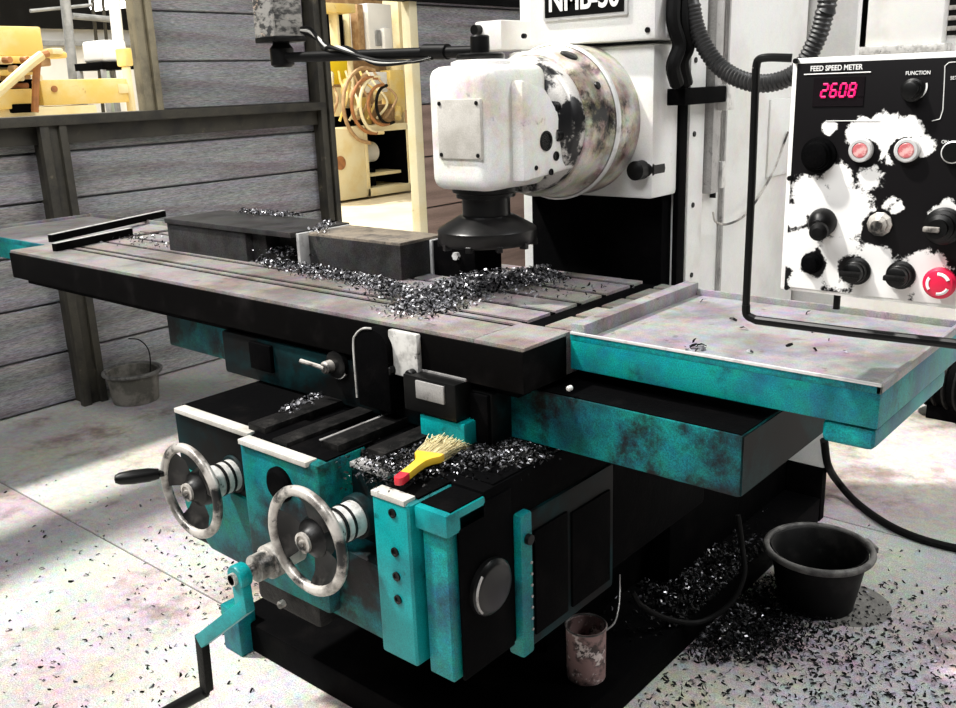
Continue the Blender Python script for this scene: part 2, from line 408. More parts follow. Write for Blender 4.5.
post(2.52, 0.05, 2.9, 'window_mullion', M_postp, 1.325, 0.08)
gb = MB(); gb.box(WX - 0.03, WX + 0.13, -0.6, 3.54, 1.285, 1.328, 0.004)
gb.box(WX - 0.03, WX + 0.05, -0.6, 3.54, 1.205, 1.285, 0.003)
gb.build('girder', M_post, wl)
# sheets above the girder, to the right of the open window
zu = [1.325, 1.554, 1.788, 2.02, 2.9]
for k in range(4):
    bx('wall_board', M_board, wl, WX - 0.035, WX - 0.012 - 0.004 * (k % 2), 2.59, 3.545, zu[k] + .004, zu[k + 1] - .004, 0.004, 1)
bx('wall_board', M_boardd, wl, WX - 0.05, WX - 0.03, -0.6, 2.52, 2.25, 2.9, 0.003, 1)
bx('backing_sheet', M_boardd, wl, WX - 0.06, WX - 0.036, 2.55, 3.58, 1.29, 2.9, 0)
# wall right of the doorway
wr = bx('wall_right_of_doorway', M_boardd, None, WX - 0.06, WX - 0.04, 4.40, 7.4, 0.0, 2.9, 0)
tag(wr, 'partition wall on the far side of the doorway, red brown below and grey above', kind='structure')
zr = [0.004, 0.30, 0.62, 0.95, 1.28, 1.62, 1.88, 2.2, 2.9]
for k in range(8):
    bx('wall_board', M_boardr if k < 4 else M_board, wr, WX - 0.04, WX - 0.01, 4.44, 7.4, zr[k] + .005, zr[k + 1] - .005, 0.004, 1)
bx('door_jamb', M_cream, wr, WX - 0.07, WX + 0.0, 4.375, 4.445, 0.0, 2.9, 0.004)
bx('door_lintel', M_dark, wr, WX - 0.06, WX + 0.06, 3.62, 7.4, 1.895, 2.05, 0.004)
# far hall
fw = bx('wall_far', M_farwall, None, -12.2, -12.1, -2.2, 13.5, 0, 2.24, 0)
tag(fw, 'white wall at the back of the bright hall beyond', kind='structure')
tag(bx('wall_far_upper', M_dark, None, -12.2, -11.9, -2.2, 13.5, 2.24, 4.6, 0), 'dark upper wall above the white wall of the far hall', kind='structure')
tag(bx('trim_1', M_pipe, None, -12.1, -11.95, -2.2, 13.5, 2.03, 2.09, 0.005), 'grey rail along the white far wall', kind='structure')

# ================================================================== MILLING MACHINE
mm = empty('milling_machine', (-1.4, 2.0, 0))
tag(mm, 'teal and cream vertical milling machine with long slotted table and two handwheels', 'milling machine')

# --- base
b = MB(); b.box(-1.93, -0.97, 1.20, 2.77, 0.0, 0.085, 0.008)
base = b.build('base', M_grease_shade, mm)
MB().box(-1.62, -1.16, 1.55, 2.02, 0.085, 0.60, 0.02).build('pedestal', M_grease_shade, mm)
MB().box(-1.58, -1.085, 2.0, 2.768, 0.085, 0.40, 0.01).build('column_plinth', M_grease_shade, mm)
MB().box(-1.925, -1.85, 1.165, 1.22, 0.0, 0.13, 0.006).build('base_foot', M_tealc, mm)
# --- column (cream), black slideway in front
MB().box(-1.57, -1.10, 2.02, 2.76, 0.40, 2.35, 0.012).build('column', M_white, mm)
col_s = MB().box(-1.505, -1.115, 1.975, 2.02, 0.30, 1.13, 0.004).build('column_slideway', M_grease_shade, mm)
# front housing of the column: head mount and name plate box
MB().box(-1.515, -1.10, 1.90, 2.02, 1.128, 1.47, 0.012).build('head_mount', M_white, mm)
hb = MB().box(-1.424, -1.082, 1.87, 2.02, 1.478, 1.95, 0.010).build('column_cover', M_white, mm)
for (u, v) in ((648, 30), (524, 36)):
    p = ony(u, v, 1.87); MB().cyl(p + Vector((0, -.004, 0)), p + Vector((0, .004, 0)), 0.006, n=12).build('screw', M_black, hb)
pl = MB().box(-1.376, -1.148, 1.862, 1.871, 1.532, 1.612, 0.003).build('name_plate', M_bright, mm)
MB().box(-1.369, -1.155, 1.8600, 1.8625, 1.539, 1.605, 0.001).build('plate_field', M_black, pl)
text('plate_lettering', 'NMB-50', 0.070, M_ptext, pl, (-1.262, 1.8595, 1.574), bold=0.0018, sx=0.80, depth=0.0008)
# left bracket of the column
MB().box(-1.585, -1.50, 1.86, 2.0, 1.475, 1.545, 0.006).build('column_bracket', M_white, mm)
p = Vector((-1.57, 1.86, 1.525)); MB().cyl(p, p + Vector((0, -.02, 0)), 0.012, n=14).build('bracket_bolt', M_black, mm)

# --- ram (axis Y) and flange
AX = (-1.305, 0, 1.305)
ram = MB().lathe([(0.10, 0), (0.152, 0.0), (0.160, 0.008), (0.162, 0.075), (0.170, 0.082), (0.172, 0.10), (0.172, 0.205)], (AX[0], 1.715, AX[2]), (0, 1, 0), 56).build('ram', M_ram, mm)
MB().lathe([(0.172, 0.0), (0.1765, 0.004), (0.1765, 0.012), (0.172, 0.016)], (AX[0], 1.80, AX[2]), (0, 1, 0), 56, cap=False).build('ram_ring', M_bright, ram)
fg = MB().lathe([(0.06, -0.12), (0.088, -0.105), (0.105, -0.07), (0.128, -0.04), (0.142, -0.032), (0.147, -0.024), (0.147, 0.02), (0.14, 0.028), (0.14, 0.05)], (AX[0], 1.70, AX[2]), (0, 1, 0), 56).build('swivel_flange', M_flange, mm)
for a, rr in ((-0.15, .013), (-0.55, .010), (0.35, .012), (0.95, .010), (-0.95, .009)):
    c_ = Vector((AX[0] + 0.118 * math.cos(a), 1.648, AX[2] + 0.118 * math.sin(a)))
    MB().lathe([(rr, 0), (rr, 0.014), (rr * .75, 0.016), (rr * .7, 0.006), (0, 0.006)], c_ + Vector((0, .012, 0)), (0, -1, 0), 16).build('flange_bolt', M_black, fg)
# oval inspection plate and small holes on the ram
for a, y, ra in ((1.12, 1.765, .020), (0.52, 1.77, .009)):
    n_ = Vector((math.cos(a), 0, math.sin(a))); c_ = Vector((AX[0], y, AX[2])) + n_ * 0.160
    MB().lathe([(ra, 0), (ra, 0.004), (ra * .85, 0.006), (0, 0.006)], c_, n_, 20).build('ram_plug', M_cutter, ram)
# boss with black clamp bolt right of the ram
MB().lathe([(0.030, 0), (0.030, .05), (.022, .055), (.022, .085), (.012, .09)], (-1.128, 1.955, 1.195), (0, -1, 0), 20).build('clamp_bolt', M_black, mm)

# --- milling head
b = MB()
b.box(-1.378, -1.212, 1.452, 1.66, 1.185, 1.435, 0.034, 5)
head = b.build('milling_head', M_head, mm, angle=60)
b = MB(); b.prism([(1.53, 1.200), (1.71, 1.212), (1.725, 1.230), (1.715, 1.262), (1.665, 1.325), (1.61, 1.385), (1.53, 1.405)], 'x', -1.36, -1.184, 0.012)
hs = b.build('head_shoulder', M_head, head, angle=50)
for (u_, v_, r_) in ((546, 141, .021), (556, 156, .010), (551, 172, .007), (536, 168, .005)):
    q_ = onx(u_, v_, -1.184); y_, z_ = q_.y, q_.z
    MB().lathe([(r_, 0), (r_, .003), (r_ * .8, .0035), (r_ * .75, .001), (0, .001)], (-1.185, y_, z_), (1, 0, 0), 18).build('bore', M_black, hs)
cp = MB().box(-1.341, -1.226, 1.446, 1.456, 1.252, 1.370, 0.003).build('cover_plate', M_coverpl, head)
for (x, z) in ((-1.333, 1.362), (-1.234, 1.362), (-1.333, 1.260), (-1.234, 1.260)):
    MB().cyl((x, 1.449, z), (x, 1.444, z), 0.0042, n=10).build('screw', M_black, cp)
MB().lathe([(0.055, 0), (0.062, .004), (0.062, .012), (0.05, .016)], (-1.305, 1.547, 1.430), (0, 0, 1), 28).build('head_cap', M_white, head)
MB().lathe([(0.048, 0), (0.050, .003), (0.050, .010), (0.046, .013)], (-1.305, 1.547, 1.446), (0, 0, 1), 28).build('pivot_disc', M_cutter, mm)
MB().lathe([(0.020, 0), (0.020, .034), (.017, .037), (0, .037)], (-1.305, 1.547, 1.457), (0, 0, 1), 20).build('pivot_hub', M_black, mm)
# spindle nose and face cutter
SPX, SPY = -1.302, 1.547
MB().lathe([(0.072, 0), (0.072, -.010), (0.064, -.014), (0.064, -.022), (0.052, -.024), (0.052, -.062), (0.058, -.064), (0.058, -.072)], (SPX, SPY, 1.187), (0, 0, 1), 36).build('spindle_nose', M_cutter, mm)
fc = MB().lathe([(0.058, .060), (0.066, .056), (0.104, .034), (0.108, .030), (0.108, .006), (0.104, 0.0), (0.03, 0.0)], (SPX, SPY, 1.066), (0, 0, 1), 40).build('face_cutter', M_cutter, mm)
for k in range(10):
    a = 2 * PI * k / 10
    MB().box(-.008, .008, -.006, .006, -.007, .006, 0.001, 1, Matrix.Translation((SPX + .101 * math.cos(a), SPY + .101 * math.sin(a), 1.066)) @ Matrix.Rotation(a, 4, 'Z')).build('cutter_insert', M_cutter, fc)
# --- swing arm that carries the wrapped display
arm = MB().cyl((-1.30, 1.547, 1.462), (-2.02, 1.585, 1.480), 0.0125, n=14)
arm.cyl((-1.40, 1.552, 1.466), (-1.47, 1.5555, 1.469), 0.0165, n=14)
arm.build('swing_arm', M_black, mm)
MB().lathe([(0.022, 0), (0.03, .006), (0.03, .045), (.022, .055), (.016, .075)], (-2.00, 1.585, 1.456), (0, 0, 1), 20).build('arm_clamp', M_black, mm)

# --- table
TZ = 0.95
prof = [(1.24, 0.868), (1.24, TZ), (1.34, TZ)]
slots = [1.360, 1.394, 1.488, 1.582, 1.676, 1.792]
y = 1.385
for s_ in slots:
    prof += [(s_ - .009, TZ), (s_ - .009, TZ - .03), (s_ + .009, TZ - .03), (s_ + .009, TZ)]
prof = [prof[0], prof[1]] + prof[3:]
prof += [(1.838, TZ), (1.838, 0.868)]
tb = MB(); tb.prism(prof, 'x', -2.87, -1.085)
tb.box(-2.99, -2.87, 1.24, 1.838, 0.868, TZ - .028)
tb.box(-1.085, -0.968, 1.24, 1.838, 0.868, TZ - .028)
table = tb.build('table', M_iron, mm, smooth=False)
# front ledge bar beside the end gutters, end strips with slot marks
MB().box(-2.99, -2.87, 1.24, 1.383, TZ - .028, TZ, 0.002).build('table_end_strip', M_iron, table)
MB().box(-1.085, -0.968, 1.24, 1.383, TZ - .028, TZ, 0.002).build('table_end_strip', M_iron, table)
for xa, xb in ((-1.035, -0.968), (-2.99, -2.925)):
    yy = 1.392
    for s_ in slots[2:] + [1.838]:
        MB().box(xa, xb, yy, s_ - .008 if s_ < 1.83 else 1.838, TZ - .028, TZ - .001, 0.002).build('table_end_land', M_iron, table); yy = s_ + .008
# oily front face of the table, slot gullies filled black to paint in their shade
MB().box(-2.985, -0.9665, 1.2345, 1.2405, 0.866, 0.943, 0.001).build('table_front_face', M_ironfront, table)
for s_ in slots:
    MB().box(-2.87, -1.085, s_ - .0089, s_ + .0089, TZ - .0305, TZ - .0035).build('slot_shade', M_grease_shade, table, smooth=False)
MB().box(-1.085, -1.035, 1.384, 1.838, TZ - .0285, TZ - .006).build('gutter_shade', M_grease_shade, table, smooth=False)  # end gutters filled black to paint in their shade
MB().box(-2.925, -2.87, 1.384, 1.838, TZ - .0285, TZ - .006).build('gutter_shade', M_grease_shade, table, smooth=False)
MB().box(-2.95, -1.0, 1.262, 1.80, 0.845, 0.868, 0.003).build('table_underside', M_grease_shade, mm)
MB().box(-1.36, -1.10, 1.231, 1.2375, 0.866, 0.872, 0.001).build('table_scale_strip', M_steel, table)
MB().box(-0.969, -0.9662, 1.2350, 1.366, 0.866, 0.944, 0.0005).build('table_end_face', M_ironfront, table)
# coolant trays at the table ends
def tray(x0, x1, y0, y1, end):
    b = MB(); z = TZ
    b.box(x0, x1, y0, y1, z - .070, z - .012, 0.004)
    t = b.build('end_tray', M_tealc, mm)
    MB().box(x0 + .007, x1 - .007, y0 + .007, y1 - .007, z - .013, z - .009, 0).build('tray_floor', M_tray, t)
    r = MB()
    MB().box(x0, x1, y0, y0 + .007, z - .014, z + .001, .001).build('tray_rim', M_tealc, t)
    r.box(x0, x1, y1 - .007, y1, z - .014, z + .004, .001)
    if end > 0: r.box(x1 - .007, x1, y0, y1, z - .014, z + .001, .001)
    else: r.box(x0, x0 + .007, y0, y1, z - .014, z + .001, .001)
    r.build('tray_rim', M_tray, t)
    if end > 0:
        MB().box(x0, x0 + .030, y0 + .002, y1, z - .014, z + .018, .002).build('tray_lip', M_tray, t)
        MB().box(x0 + .001, x1, y0 - .0015, y0 + .0035, z - .002, z + .0025, .0006).build('tray_edge', M_bright, t)
        MB().box(x1 - .0035, x1 + .0015, y0, y1, z - .002, z + .0025, .0006).build('tray_edge', M_tray, t)
        MB().box(x1 - .085, x1 - .004, y0 + .004, y1 - .06, z - .108, z - .070, .012, 3).build('tray_bracket', M_tealc, t)
    return t
tray(-0.962, -0.404, 1.372, 1.815, 1)
tray(-3.62, -2.995, 1.345, 1.838, -1)

# --- saddle: long box under the table
sd = MB().box(-2.235, -0.585, 1.302, 1.78, 0.745, 0.852, 0.006).build('saddle', M_teal, mm)
MB().box(-2.225, -1.0, 1.31, 1.77, 0.85, 0.868, 0.002).build('saddle_way', M_grease_shade, sd)
MB().box(-1.12, -0.588, 1.306, 1.775, 0.8515, 0.8535, 0).build('grease_shade_top', M_grease_shade, sd)  # black sheet paints in the shade on the saddle top
MB().box(-0.586, -0.5835, 1.306, 1.776, 0.748, 0.849, 0).build('dark_end', M_teald, sd)  # end face set darker than the saddle front
# apron in the middle
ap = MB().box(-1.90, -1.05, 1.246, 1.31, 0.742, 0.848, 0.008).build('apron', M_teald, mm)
b = MB()
pts = [(-1.372, .775)] + [(-1.325 + .047 * math.cos(PI - k * PI / 10), .905 + .038 * math.sin(PI - k * PI / 10)) for k in range(11)] + [(-1.278, .775)]
b.prism(pts, 'y', 1.205, 1.245, 0.004)
b.build('apron_cover', M_grease_shade, ap, angle=50)
b = MB(); b.tube([(-1.376, 1.205, .79), (-1.376, 1.205, .90), (-1.366, 1.205, .925), (-1.345, 1.205, .940), (-1.32, 1.205, .944)], 0.0022, 6).build('cover_edge', M_dial, ap)
wp = MB().box(-1.290, -1.212, 1.220, 1.2335, 0.852, 0.943, 0.004).build('stop_plate', M_dial, table)
for x in (-1.285, -1.225):
    MB().cyl((x, 1.222, .862), (x, 1.206, .862), 0.012, n=14, bev=.002).build('plate_bolt', M_black, wp)
MB().box(-1.235, -1.10, 1.20, 1.25, 0.795, 0.868, 0.005).build('stop_block', M_black, ap)
np_ = MB().box(-1.198, -1.125, 1.196, 1.201, 0.826, 0.862, 0.002).build('data_plate', M_steel, ap)
MB().box(-1.20, -1.085, 1.205, 1.26, 0.742, 0.793, 0.006).build('apron_foot', M_tealb, ap)
# feed lever with dial on the apron
gx = ony(328, 367, 1.225)
MB().lathe([(.030, 0), (.030, .012), (.024, .014), (0, .014)], (gx.x + .012, 1.247, gx.z + .004), (0, -1, 0), 24).build('feed_dial', M_cutter, ap)
MB().lathe([(.033, 0), (.033, .008), (.022, .008), (.022, 0)], (gx.x + .014, 1.244, gx.z + .006), (0, -1, 0), 20, cap=False, a0=-2.6, a1=-.6).build('dial_scale', M_dial, ap)
MB().lathe([(.014, 0), (.014, .02), (.010, .024), (0, .024)], (gx.x, 1.236, gx.z), (0, -1, 0), 16).build('lever_hub', M_wheel, ap)
MB().cyl((gx.x, 1.215, gx.z), (gx.x - .065, 1.205, gx.z + .008), 0.005, n=8).build('feed_lever', M_wheel, ap)
MB().box(-1.78, -1.70, 1.236, 1.25, .775, .84, .004).build('apron_cover', M_grease_shade, ap)
hd = onx(668, 407, -1.0); hd = ony(568, 389, 1.295)
MB().lathe([(.005, 0), (.005, .008), (.003, .010), (0, .010)], (hd.x, 1.304, hd.z), (0, -1, 0), 12).build('saddle_glint', M_dial, sd)  # glint on the saddle front put in as a small pale stud
MB().box(-1.10, -1.055, 1.238, 1.304, .748, .845, .004).build('apron_end', M_grease_shade, ap)

# --- knee
KZ = 0.735
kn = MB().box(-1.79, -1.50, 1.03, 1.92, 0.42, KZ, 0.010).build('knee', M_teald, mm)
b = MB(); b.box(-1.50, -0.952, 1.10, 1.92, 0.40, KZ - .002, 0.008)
b.build('knee_body', M_grease_shade, mm)
MB().box(-1.50, -1.26, 0.995, 1.12, 0.43, KZ + .004, 0.010).build('knee_front_block', M_teal, mm)
MB().prism([(-1.785, .50), (-1.70, .42), (-1.10, .405), (-1.10, .56), (-1.785, .60)], 'y', 1.022, 1.11, 0.012).build('knee_apron', M_teal, mm)
MB().box(-1.27, -1.09, 1.075, 1.14, 0.40, KZ - .03, 0.010).build('knee_recess', M_teald, mm)
# tops are black with grease
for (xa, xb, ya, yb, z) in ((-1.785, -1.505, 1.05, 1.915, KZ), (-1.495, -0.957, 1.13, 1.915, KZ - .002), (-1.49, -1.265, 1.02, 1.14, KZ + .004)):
    MB().box(xa, xb, ya, yb, z - .002, z + .002, 0).build('grease_shade_top', M_grease_shade, mm)
MB().box(-1.112, -1.028, 1.018, 1.108, KZ - .0065, KZ - .003, 0).build('grease_shade_top', M_grease_shade, mm)
MB().box(-1.018, -0.952, 1.014, 1.097, KZ - .0085, KZ - .006, 0).build('grease_shade_top', M_grease_shade, mm)
# bright wiper strips along the front edges
for (xa, xb, y_, z) in ((-1.775, -1.508, 1.027, KZ), (-1.492, -1.285, 0.992, KZ + .003), (-1.112, -1.032, 0.992, KZ - .004)):
    MB().box(xa, xb, y_ - .004, y_ + .024, z - .006, z + .004, 0.001).build('wiper_strip', M_coverpl, mm)
MB().box(-1.24, -1.14, 1.055, 1.085, KZ - .012, KZ - .002, 0.001).build('wiper_strip', M_steel, mm)
# slide rails on the knee top
for (x, w, h, y0, m_) in ((-1.50, .055, .018, 1.04, M_greased), (-1.40, .045, .014, 1.02, M_greased), (-1.30, .050, .020, 1.06, M_greased), (-1.205, .05, .016, 1.09, M_greased)):
    rl = MB().box(x - w / 2, x + w / 2, y0, 1.36, KZ, KZ + h, 0.002).build('slide_rail', m_, mm)
MB().box(-1.3265, -1.3205, 1.058, 1.30, KZ + .0195, KZ + .0215, 0).build('rail_edge', M_steel, mm)
# pillar with four bolt holes, and its neighbour
pil = MB().box(-1.115, -1.025, 0.990, 1.11, 0.415, KZ - .006, 0.010, 3).build('front_pillar', M_tealb, mm)
for z in (.705, .632, .585, .540):
    MB().lathe([(.0085, 0), (.0085, .003), (.006, .003), (.005, .0005), (0, .0005)], (-1.062, .990, z), (0, -1, 0), 14).build('socket_screw', M_black, pil)
p2 = MB().box(-1.018, -0.958, 1.012, 1.11, 0.40, KZ - .048, 0.008, 3).build('corner_pillar', M_tealc, mm)
MB().box(-1.022, -0.948, 1.000, 1.10, KZ - .050, KZ - .008, 0.006).build('pillar_cap', M_tealb, mm)
MB().box(-0.955, -0.948, 1.03, 1.17, 0.40, KZ - .02, 0.003).build('knee_side_cover', M_grease_shade, mm)
dk = MB().lathe([(.052, 0), (.052, .012), (.046, .018), (.040, .020), (0, .020)], (-0.951, 1.10, .556), (1, 0, 0), 32).build('side_cap', M_cutter, mm)
MB().lathe([(.0465, .0), (.050, .002), (.050, .004), (.0465, .005)], (-0.937, 1.10, .556), (1, 0, 0), 28, cap=False, a0=2.3, a1=3.9).build('cap_highlight_ring', M_steel, dk)
# gearbox on the right side
MB().box(-0.97, -0.935, 1.178, 1.212, 0.37, 0.66, 0.006).build('gearbox_flange', M_tealc, mm)
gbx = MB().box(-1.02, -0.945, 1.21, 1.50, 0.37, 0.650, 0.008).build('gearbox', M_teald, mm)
MB().box(-0.946, -0.94, 1.225, 1.33, 0.395, .61, 0.002).build('gearbox_louver', M_grease_shade, gbx)
MB().box(-0.946, -0.94, 1.345, 1.48, 0.395, .60, 0.002).build('gearbox_louver', M_grease_shade, gbx)
MB().lathe([(.010, 0), (.010, .01), (0, .012)], (-0.936, 1.196, .61), (1, 0, 0), 12).build('gearbox_bolt', M_black, gbx)
for k in range(7):
    MB().cyl((-0.936, 1.206, .42 + k * .023), (-.933, 1.206, .42 + k * .023), .003, n=8).build('gearbox_stud', M_steel, gbx)

def handwheel(cx, cy, cz, R, hub_len, handle=None, tilt=0.0):
    w = empty('handwheel', (cx, cy, cz)); w.parent = mm; w.location = Vector((cx, cy, cz)) - WLOC[mm.name]
    rt = 0.0085
    prof = [(R - rt + rt * 1.15 * math.cos(a), rt * 1.15 * math.sin(a)) for a in [2 * PI * k / 12 for k in range(13)]]
    MB().lathe(prof, (cx, cy, cz), (0, -1, 0), 48, cap=False).build('rim', M_wheel, w, angle=60)
    MB().lathe([(R - .017, .001), (R * .62, -.012), (R * .30, -.014), (R * .22, -.010)], (cx, cy, cz), (0, -1, 0), 14, cap=False, a0=-0.07 + tilt, a1=1.17 + tilt).build('spoke', M_wheeld, w)
    MB().lathe([(R - .017, .001), (R * .62, -.012), (R * .30, -.014), (R * .22, -.010)], (cx, cy, cz), (0, -1, 0), 14, cap=False, a0=2.03 + tilt, a1=3.27 + tilt).build('spoke', M_wheeld, w)
    MB().lathe([(R - .017, .001), (R * .62, -.012), (R * .30, -.014), (R * .22, -.010)], (cx, cy, cz), (0, -1, 0), 14, cap=False, a0=4.10 + tilt, a1=5.34 + tilt).build('spoke', M_wheeld, w)
    MB().lathe([(R * .40, -.03), (R * .36, -.012), (R * .24, -.004), (R * .2, .006), (0, .006)], (cx, cy, cz), (0, -1, 0), 28).build('hub', M_wheeld, w)
    MB().lathe([(.019, 0), (.019, .006), (.014, .007), (.014, .003), (.006, .003), (.006, .009), (0, .009)], (cx, cy - .005, cz), (0, -1, 0), 20).build('hub_nut', M_wheel, w)
    MB().lathe([(.030, .02), (.030, .034), (.026, .035), (.026, .045), (.034, .046), (.034, .060), (.030, .062), (.030, .070), (.034, .072), (.034, hub_len)], (cx, cy, cz), (0, 1, 0), 28).build('graduated_collar', M_dial, w)
    MB().lathe([(.040, hub_len), (.042, hub_len + .003), (.042, hub_len + .02)], (cx, cy, cz), (0, 1, 0), 28).build('collar_seat', M_teald, w)
    for hh in (.040, .066, .085):
        MB().lathe([(.0335, hh - .0035), (.0352, hh - .0025), (.0352, hh + .0025), (.0335, hh + .0035)], (cx, cy, cz), (0, 1, 0), 24, cap=False).build('collar_ring', M_wheeld, w)
    if handle is not None:
        a = handle; hx, hz = cx + (R - .012) * math.cos(a), cz + (R - .012) * math.sin(a)
        MB().lathe([(.007, 0), (.007, .008), (.011, .010), (.0145, .03), (.015, .06), (.0125, .085), (.008, .094), (0, .096)], (hx, cy - .006, hz), (-.55, -1, .05), 16).build('crank_handle', M_black, w)
    return w
p1 = ony(191, 491, .925); handwheel(p1.x, .925, p1.z, .1, .10, handle=PI * .93)
p2_ = ony(307, 541, .90); handwheel(p2_.x, .90, p2_.z, .1, .11, tilt=.6)
# blank bearing cap near the second wheel
q = ony(281, 484, .995); MB().lathe([(.036, 0), (.036, .010), (.028, .016), (0, .017)], (q.x, .998, q.z), (0, -1, 0), 24).build('bearing_cap', M_grease_shade, mm)
# --- elevating crank
ck = empty('elevating_crank', (0, 0, 0)); ck.parent = mm
h = ony(240, 576, .86); WLOC[ck.name] = h.copy(); ck.location = h - WLOC[mm.name]
MB().lathe([(.012, -.02), (.012, .03), (.026, .032), (.026, .06), (.033, .062), (.033, .085), (.026, .087), (.026, .18)], h, (0, 1, 0), 24).build('crank_shaft', M_wheel, ck)
a1 = ony(202, 640, .845); a2 = ony(207, 690, .84); a3 = ony(176, 707, .80)
def bar(p, q, w, t, nrm):
    """flat bar between two points, width in plane, thickness along nrm"""
    p, q, nrm = Vector(p), Vector(q), Vector(nrm).normalized()
    d = (q - p).normalized(); s_ = d.cross(nrm).normalized()
    return Matrix(((d.x, s_.x, nrm.x, 0), (d.y, s_.y, nrm.y, 0), (d.z, s_.z, nrm.z, 0), (0, 0, 0, 1))), (q - p).length
b = MB()
b.lathe([(.022, -.012), (.024, -.009), (.024, .009), (.022, .012)], h, (0, 1, 0), 24)
am = ony(245, 607, .855)
Mx, L_ = bar(h, am, .03, .02, (0, -1, 0)); b.box(-.005, L_ + .006, -.017, .017, -.010, .010, .003, 2, Matrix.Translation(h) @ Mx)
Mx, L_ = bar(am, a1, .03, .02, (0, -1, 0)); b.box(-.012, L_, -.014, .014, -.010, .010, .003, 2, Matrix.Translation(am) @ Mx)
b.build('crank_arm', M_tealb, ck)
MB().cyl(h + Vector((0, -.0125, 0)), h + Vector((0, -.020, 0)), .010, n=16).build('shaft_end', M_black, ck)
b = MB(); Mx, L_ = bar(a1, a2, .03, .02, (0, -1, 0)); b.box(-.012, L_, -.012, .012, -.009, .009, .003, 2, Matrix.Translation(a1) @ Mx)
b.build('crank_leg', M_greased, ck)
b = MB(); b.cyl(a2, a2 + (a3 - a2) * 2.4, .013, n=14, bev=.004); b.build('crank_grip', M_black, ck)
# bracket behind the crank
MB().box(-1.50, -1.30, 1.0, 1.06, .38, .50, .012).build('crank_bearing', M_greased, mm)
q = ony(284, 603, .99); MB().lathe([(.008, 0), (.008, .012), (.005, .014), (0, .014)], q, (0, -1, 0), 6).build('knee_glint', M_wheel, mm)  # glint on the knee front put in as a small pale stud

# --- right side of the column: screwed strip, scale housing, door
MB().box(-1.30, -0.968, 2.775, 2.81, .185, 2.35, .006).build('rear_cabinet', M_white, mm)
MB().box(-1.30, -0.970, 2.772, 2.81, 0, .183, .004).build('rear_plinth', M_grease_shade, mm)
cs = MB().box(-1.105, -1.094, 2.06, 2.135, .62, 1.80, .002).build('way_cover_strip', M_white, mm)
for v in (17, 60, 134, 205, 275):
    q = onx(694 - (v - 134) * .02, v, -1.094)
    MB().cyl((-1.096, q.y, q.z), (-1.0915, q.y, q.z), .0065, n=12).build('strip_screw', M_black, cs)
MB().box(-1.108, -1.094, 2.012, 2.05, .50, 1.47, .002).build('oily_way', M_grease_shade, mm)
sc = MB().box(-1.105, -1.076, 2.145, 2.185, 1.115, 1.72, .002).build('linear_scale', M_steel, mm)
MB().box(-1.10, -1.070, 2.190, 2.212, 1.125, 1.19, .002).build('scale_reader', M_dial, sc)
MB().box(-1.105, -1.085, 2.186, 2.192, 1.10, 1.72, .001).build('scale_lip', M_black, sc)
MB().box(-1.115, -1.055, 1.96, 2.175, 1.335, 1.372, .004).build('limit_bracket', M_grease_shade, mm)
q = Vector((-1.06, 2.165, 1.34)); MB().box(-1.10, -1.052, 2.165, 2.205, 1.315, 1.375, .003).build('limit_switch', M_dial, mm)
dr = MB().box(-1.104, -1.092, 2.25, 2.735, .45, 2.2, .006).build('column_door', M_white, mm)
MB().box(-1.093, -1.086, 2.50, 2.70, 1.12, 1.33, .004).build('door_pocket', M_white, dr)
MB().box(-1.096, -1.088, 2.235, 2.245, .45, 2.2, .001).build('door_hinge', M_steel, dr)

# ================================================================== CONTROL PANEL (pendant)
PY = 1.30
cpn = empty('control_panel', (-0.33, PY + .06, 1.1))
tag(cpn, 'black faced control panel with worn print, red digits, knobs and red stop button', 'control panel')
X0, X1, Z0, Z1 = -0.5375, -0.10, 1.094, 1.417
bxo = MB().box(X0, X1, PY, PY + .13, Z0, Z1, .004).build('housing', M_white, cpn)
fx0, fz0, fz1 = X0 + .008, Z0 + .006, Z1 - .007
fcx, fcz = (fx0 + X1 - .008) / 2, (fz0 + fz1) / 2
def W(u, v):
    p = ony(u, v, PY); return p.x - fcx, p.z - fcz
bl = []
for (u, v, r, s_) in ((884, 133, .030, .75), (862, 134, .024, .75), (908, 132, .024, .75), (924, 146, .017, .75), (890, 155, .020, .55),
                      (838, 178, .026, .7), (870, 178, .024, .6), (812, 195, .036, .75), (845, 212, .045, .8), (800, 250, .035, .8), (840, 262, .045, .8), (875, 262, .035, .7),
                      (925, 272, .035, .75), (945, 215, .026, .75), (895, 205, .02, .6), (805, 285, .03, .8), (830, 128, .013, .7), (880, 290, .05, .75), (940, 300, .04, .75), (797, 215, .02, .8)):
    a, c = W(u, v); bl.append((a, c, r, s_))
for (u, v, r, s_) in ((816, 154, .020, -.9), (815, 263, .016, -.7), (880, 228, .018, -.6), (905, 232, .02, -.6), (851, 268, .018, -.6), (866, 152, .014, -.8), (905, 150, .014, -.8), (922, 185, .025, -.6)):
    a, c = W(u, v); bl.append((a, c, r, s_))
M_face = worn_panel('rubbed_black_face', bl)
face = MB().box(fx0, X1 - .008, PY - .003, PY + .001, fz0, fz1, .0008).build('face_plate', M_face, cpn)
for (u, v) in ((797, 61), (791, 178), (788, 287)):
    q = ony(u, v, PY); MB().cyl((q.x, PY - .001, q.z), (q.x, PY - .006, q.z), .0036, n=12).build('panel_screw', M_black, bxo)
FY = PY - .0034
def flat(name, u0, v0, u1, v1, m, y=FY, t=.0006, par=None):
    a, c = ony(u0, v0, y), ony(u1, v1, y)
    return MB().box(min(a.x, c.x), max(a.x, c.x), y - t, y, min(a.z, c.z), max(a.z, c.z)).build(name, m, par or face, smooth=False)
def line(pts, m=M_ptext, r=.0006):
    P = [ony(u, v, FY) for u, v in pts]; return MB().tube(P, r, 5, 1).build('printed_line', m, face)
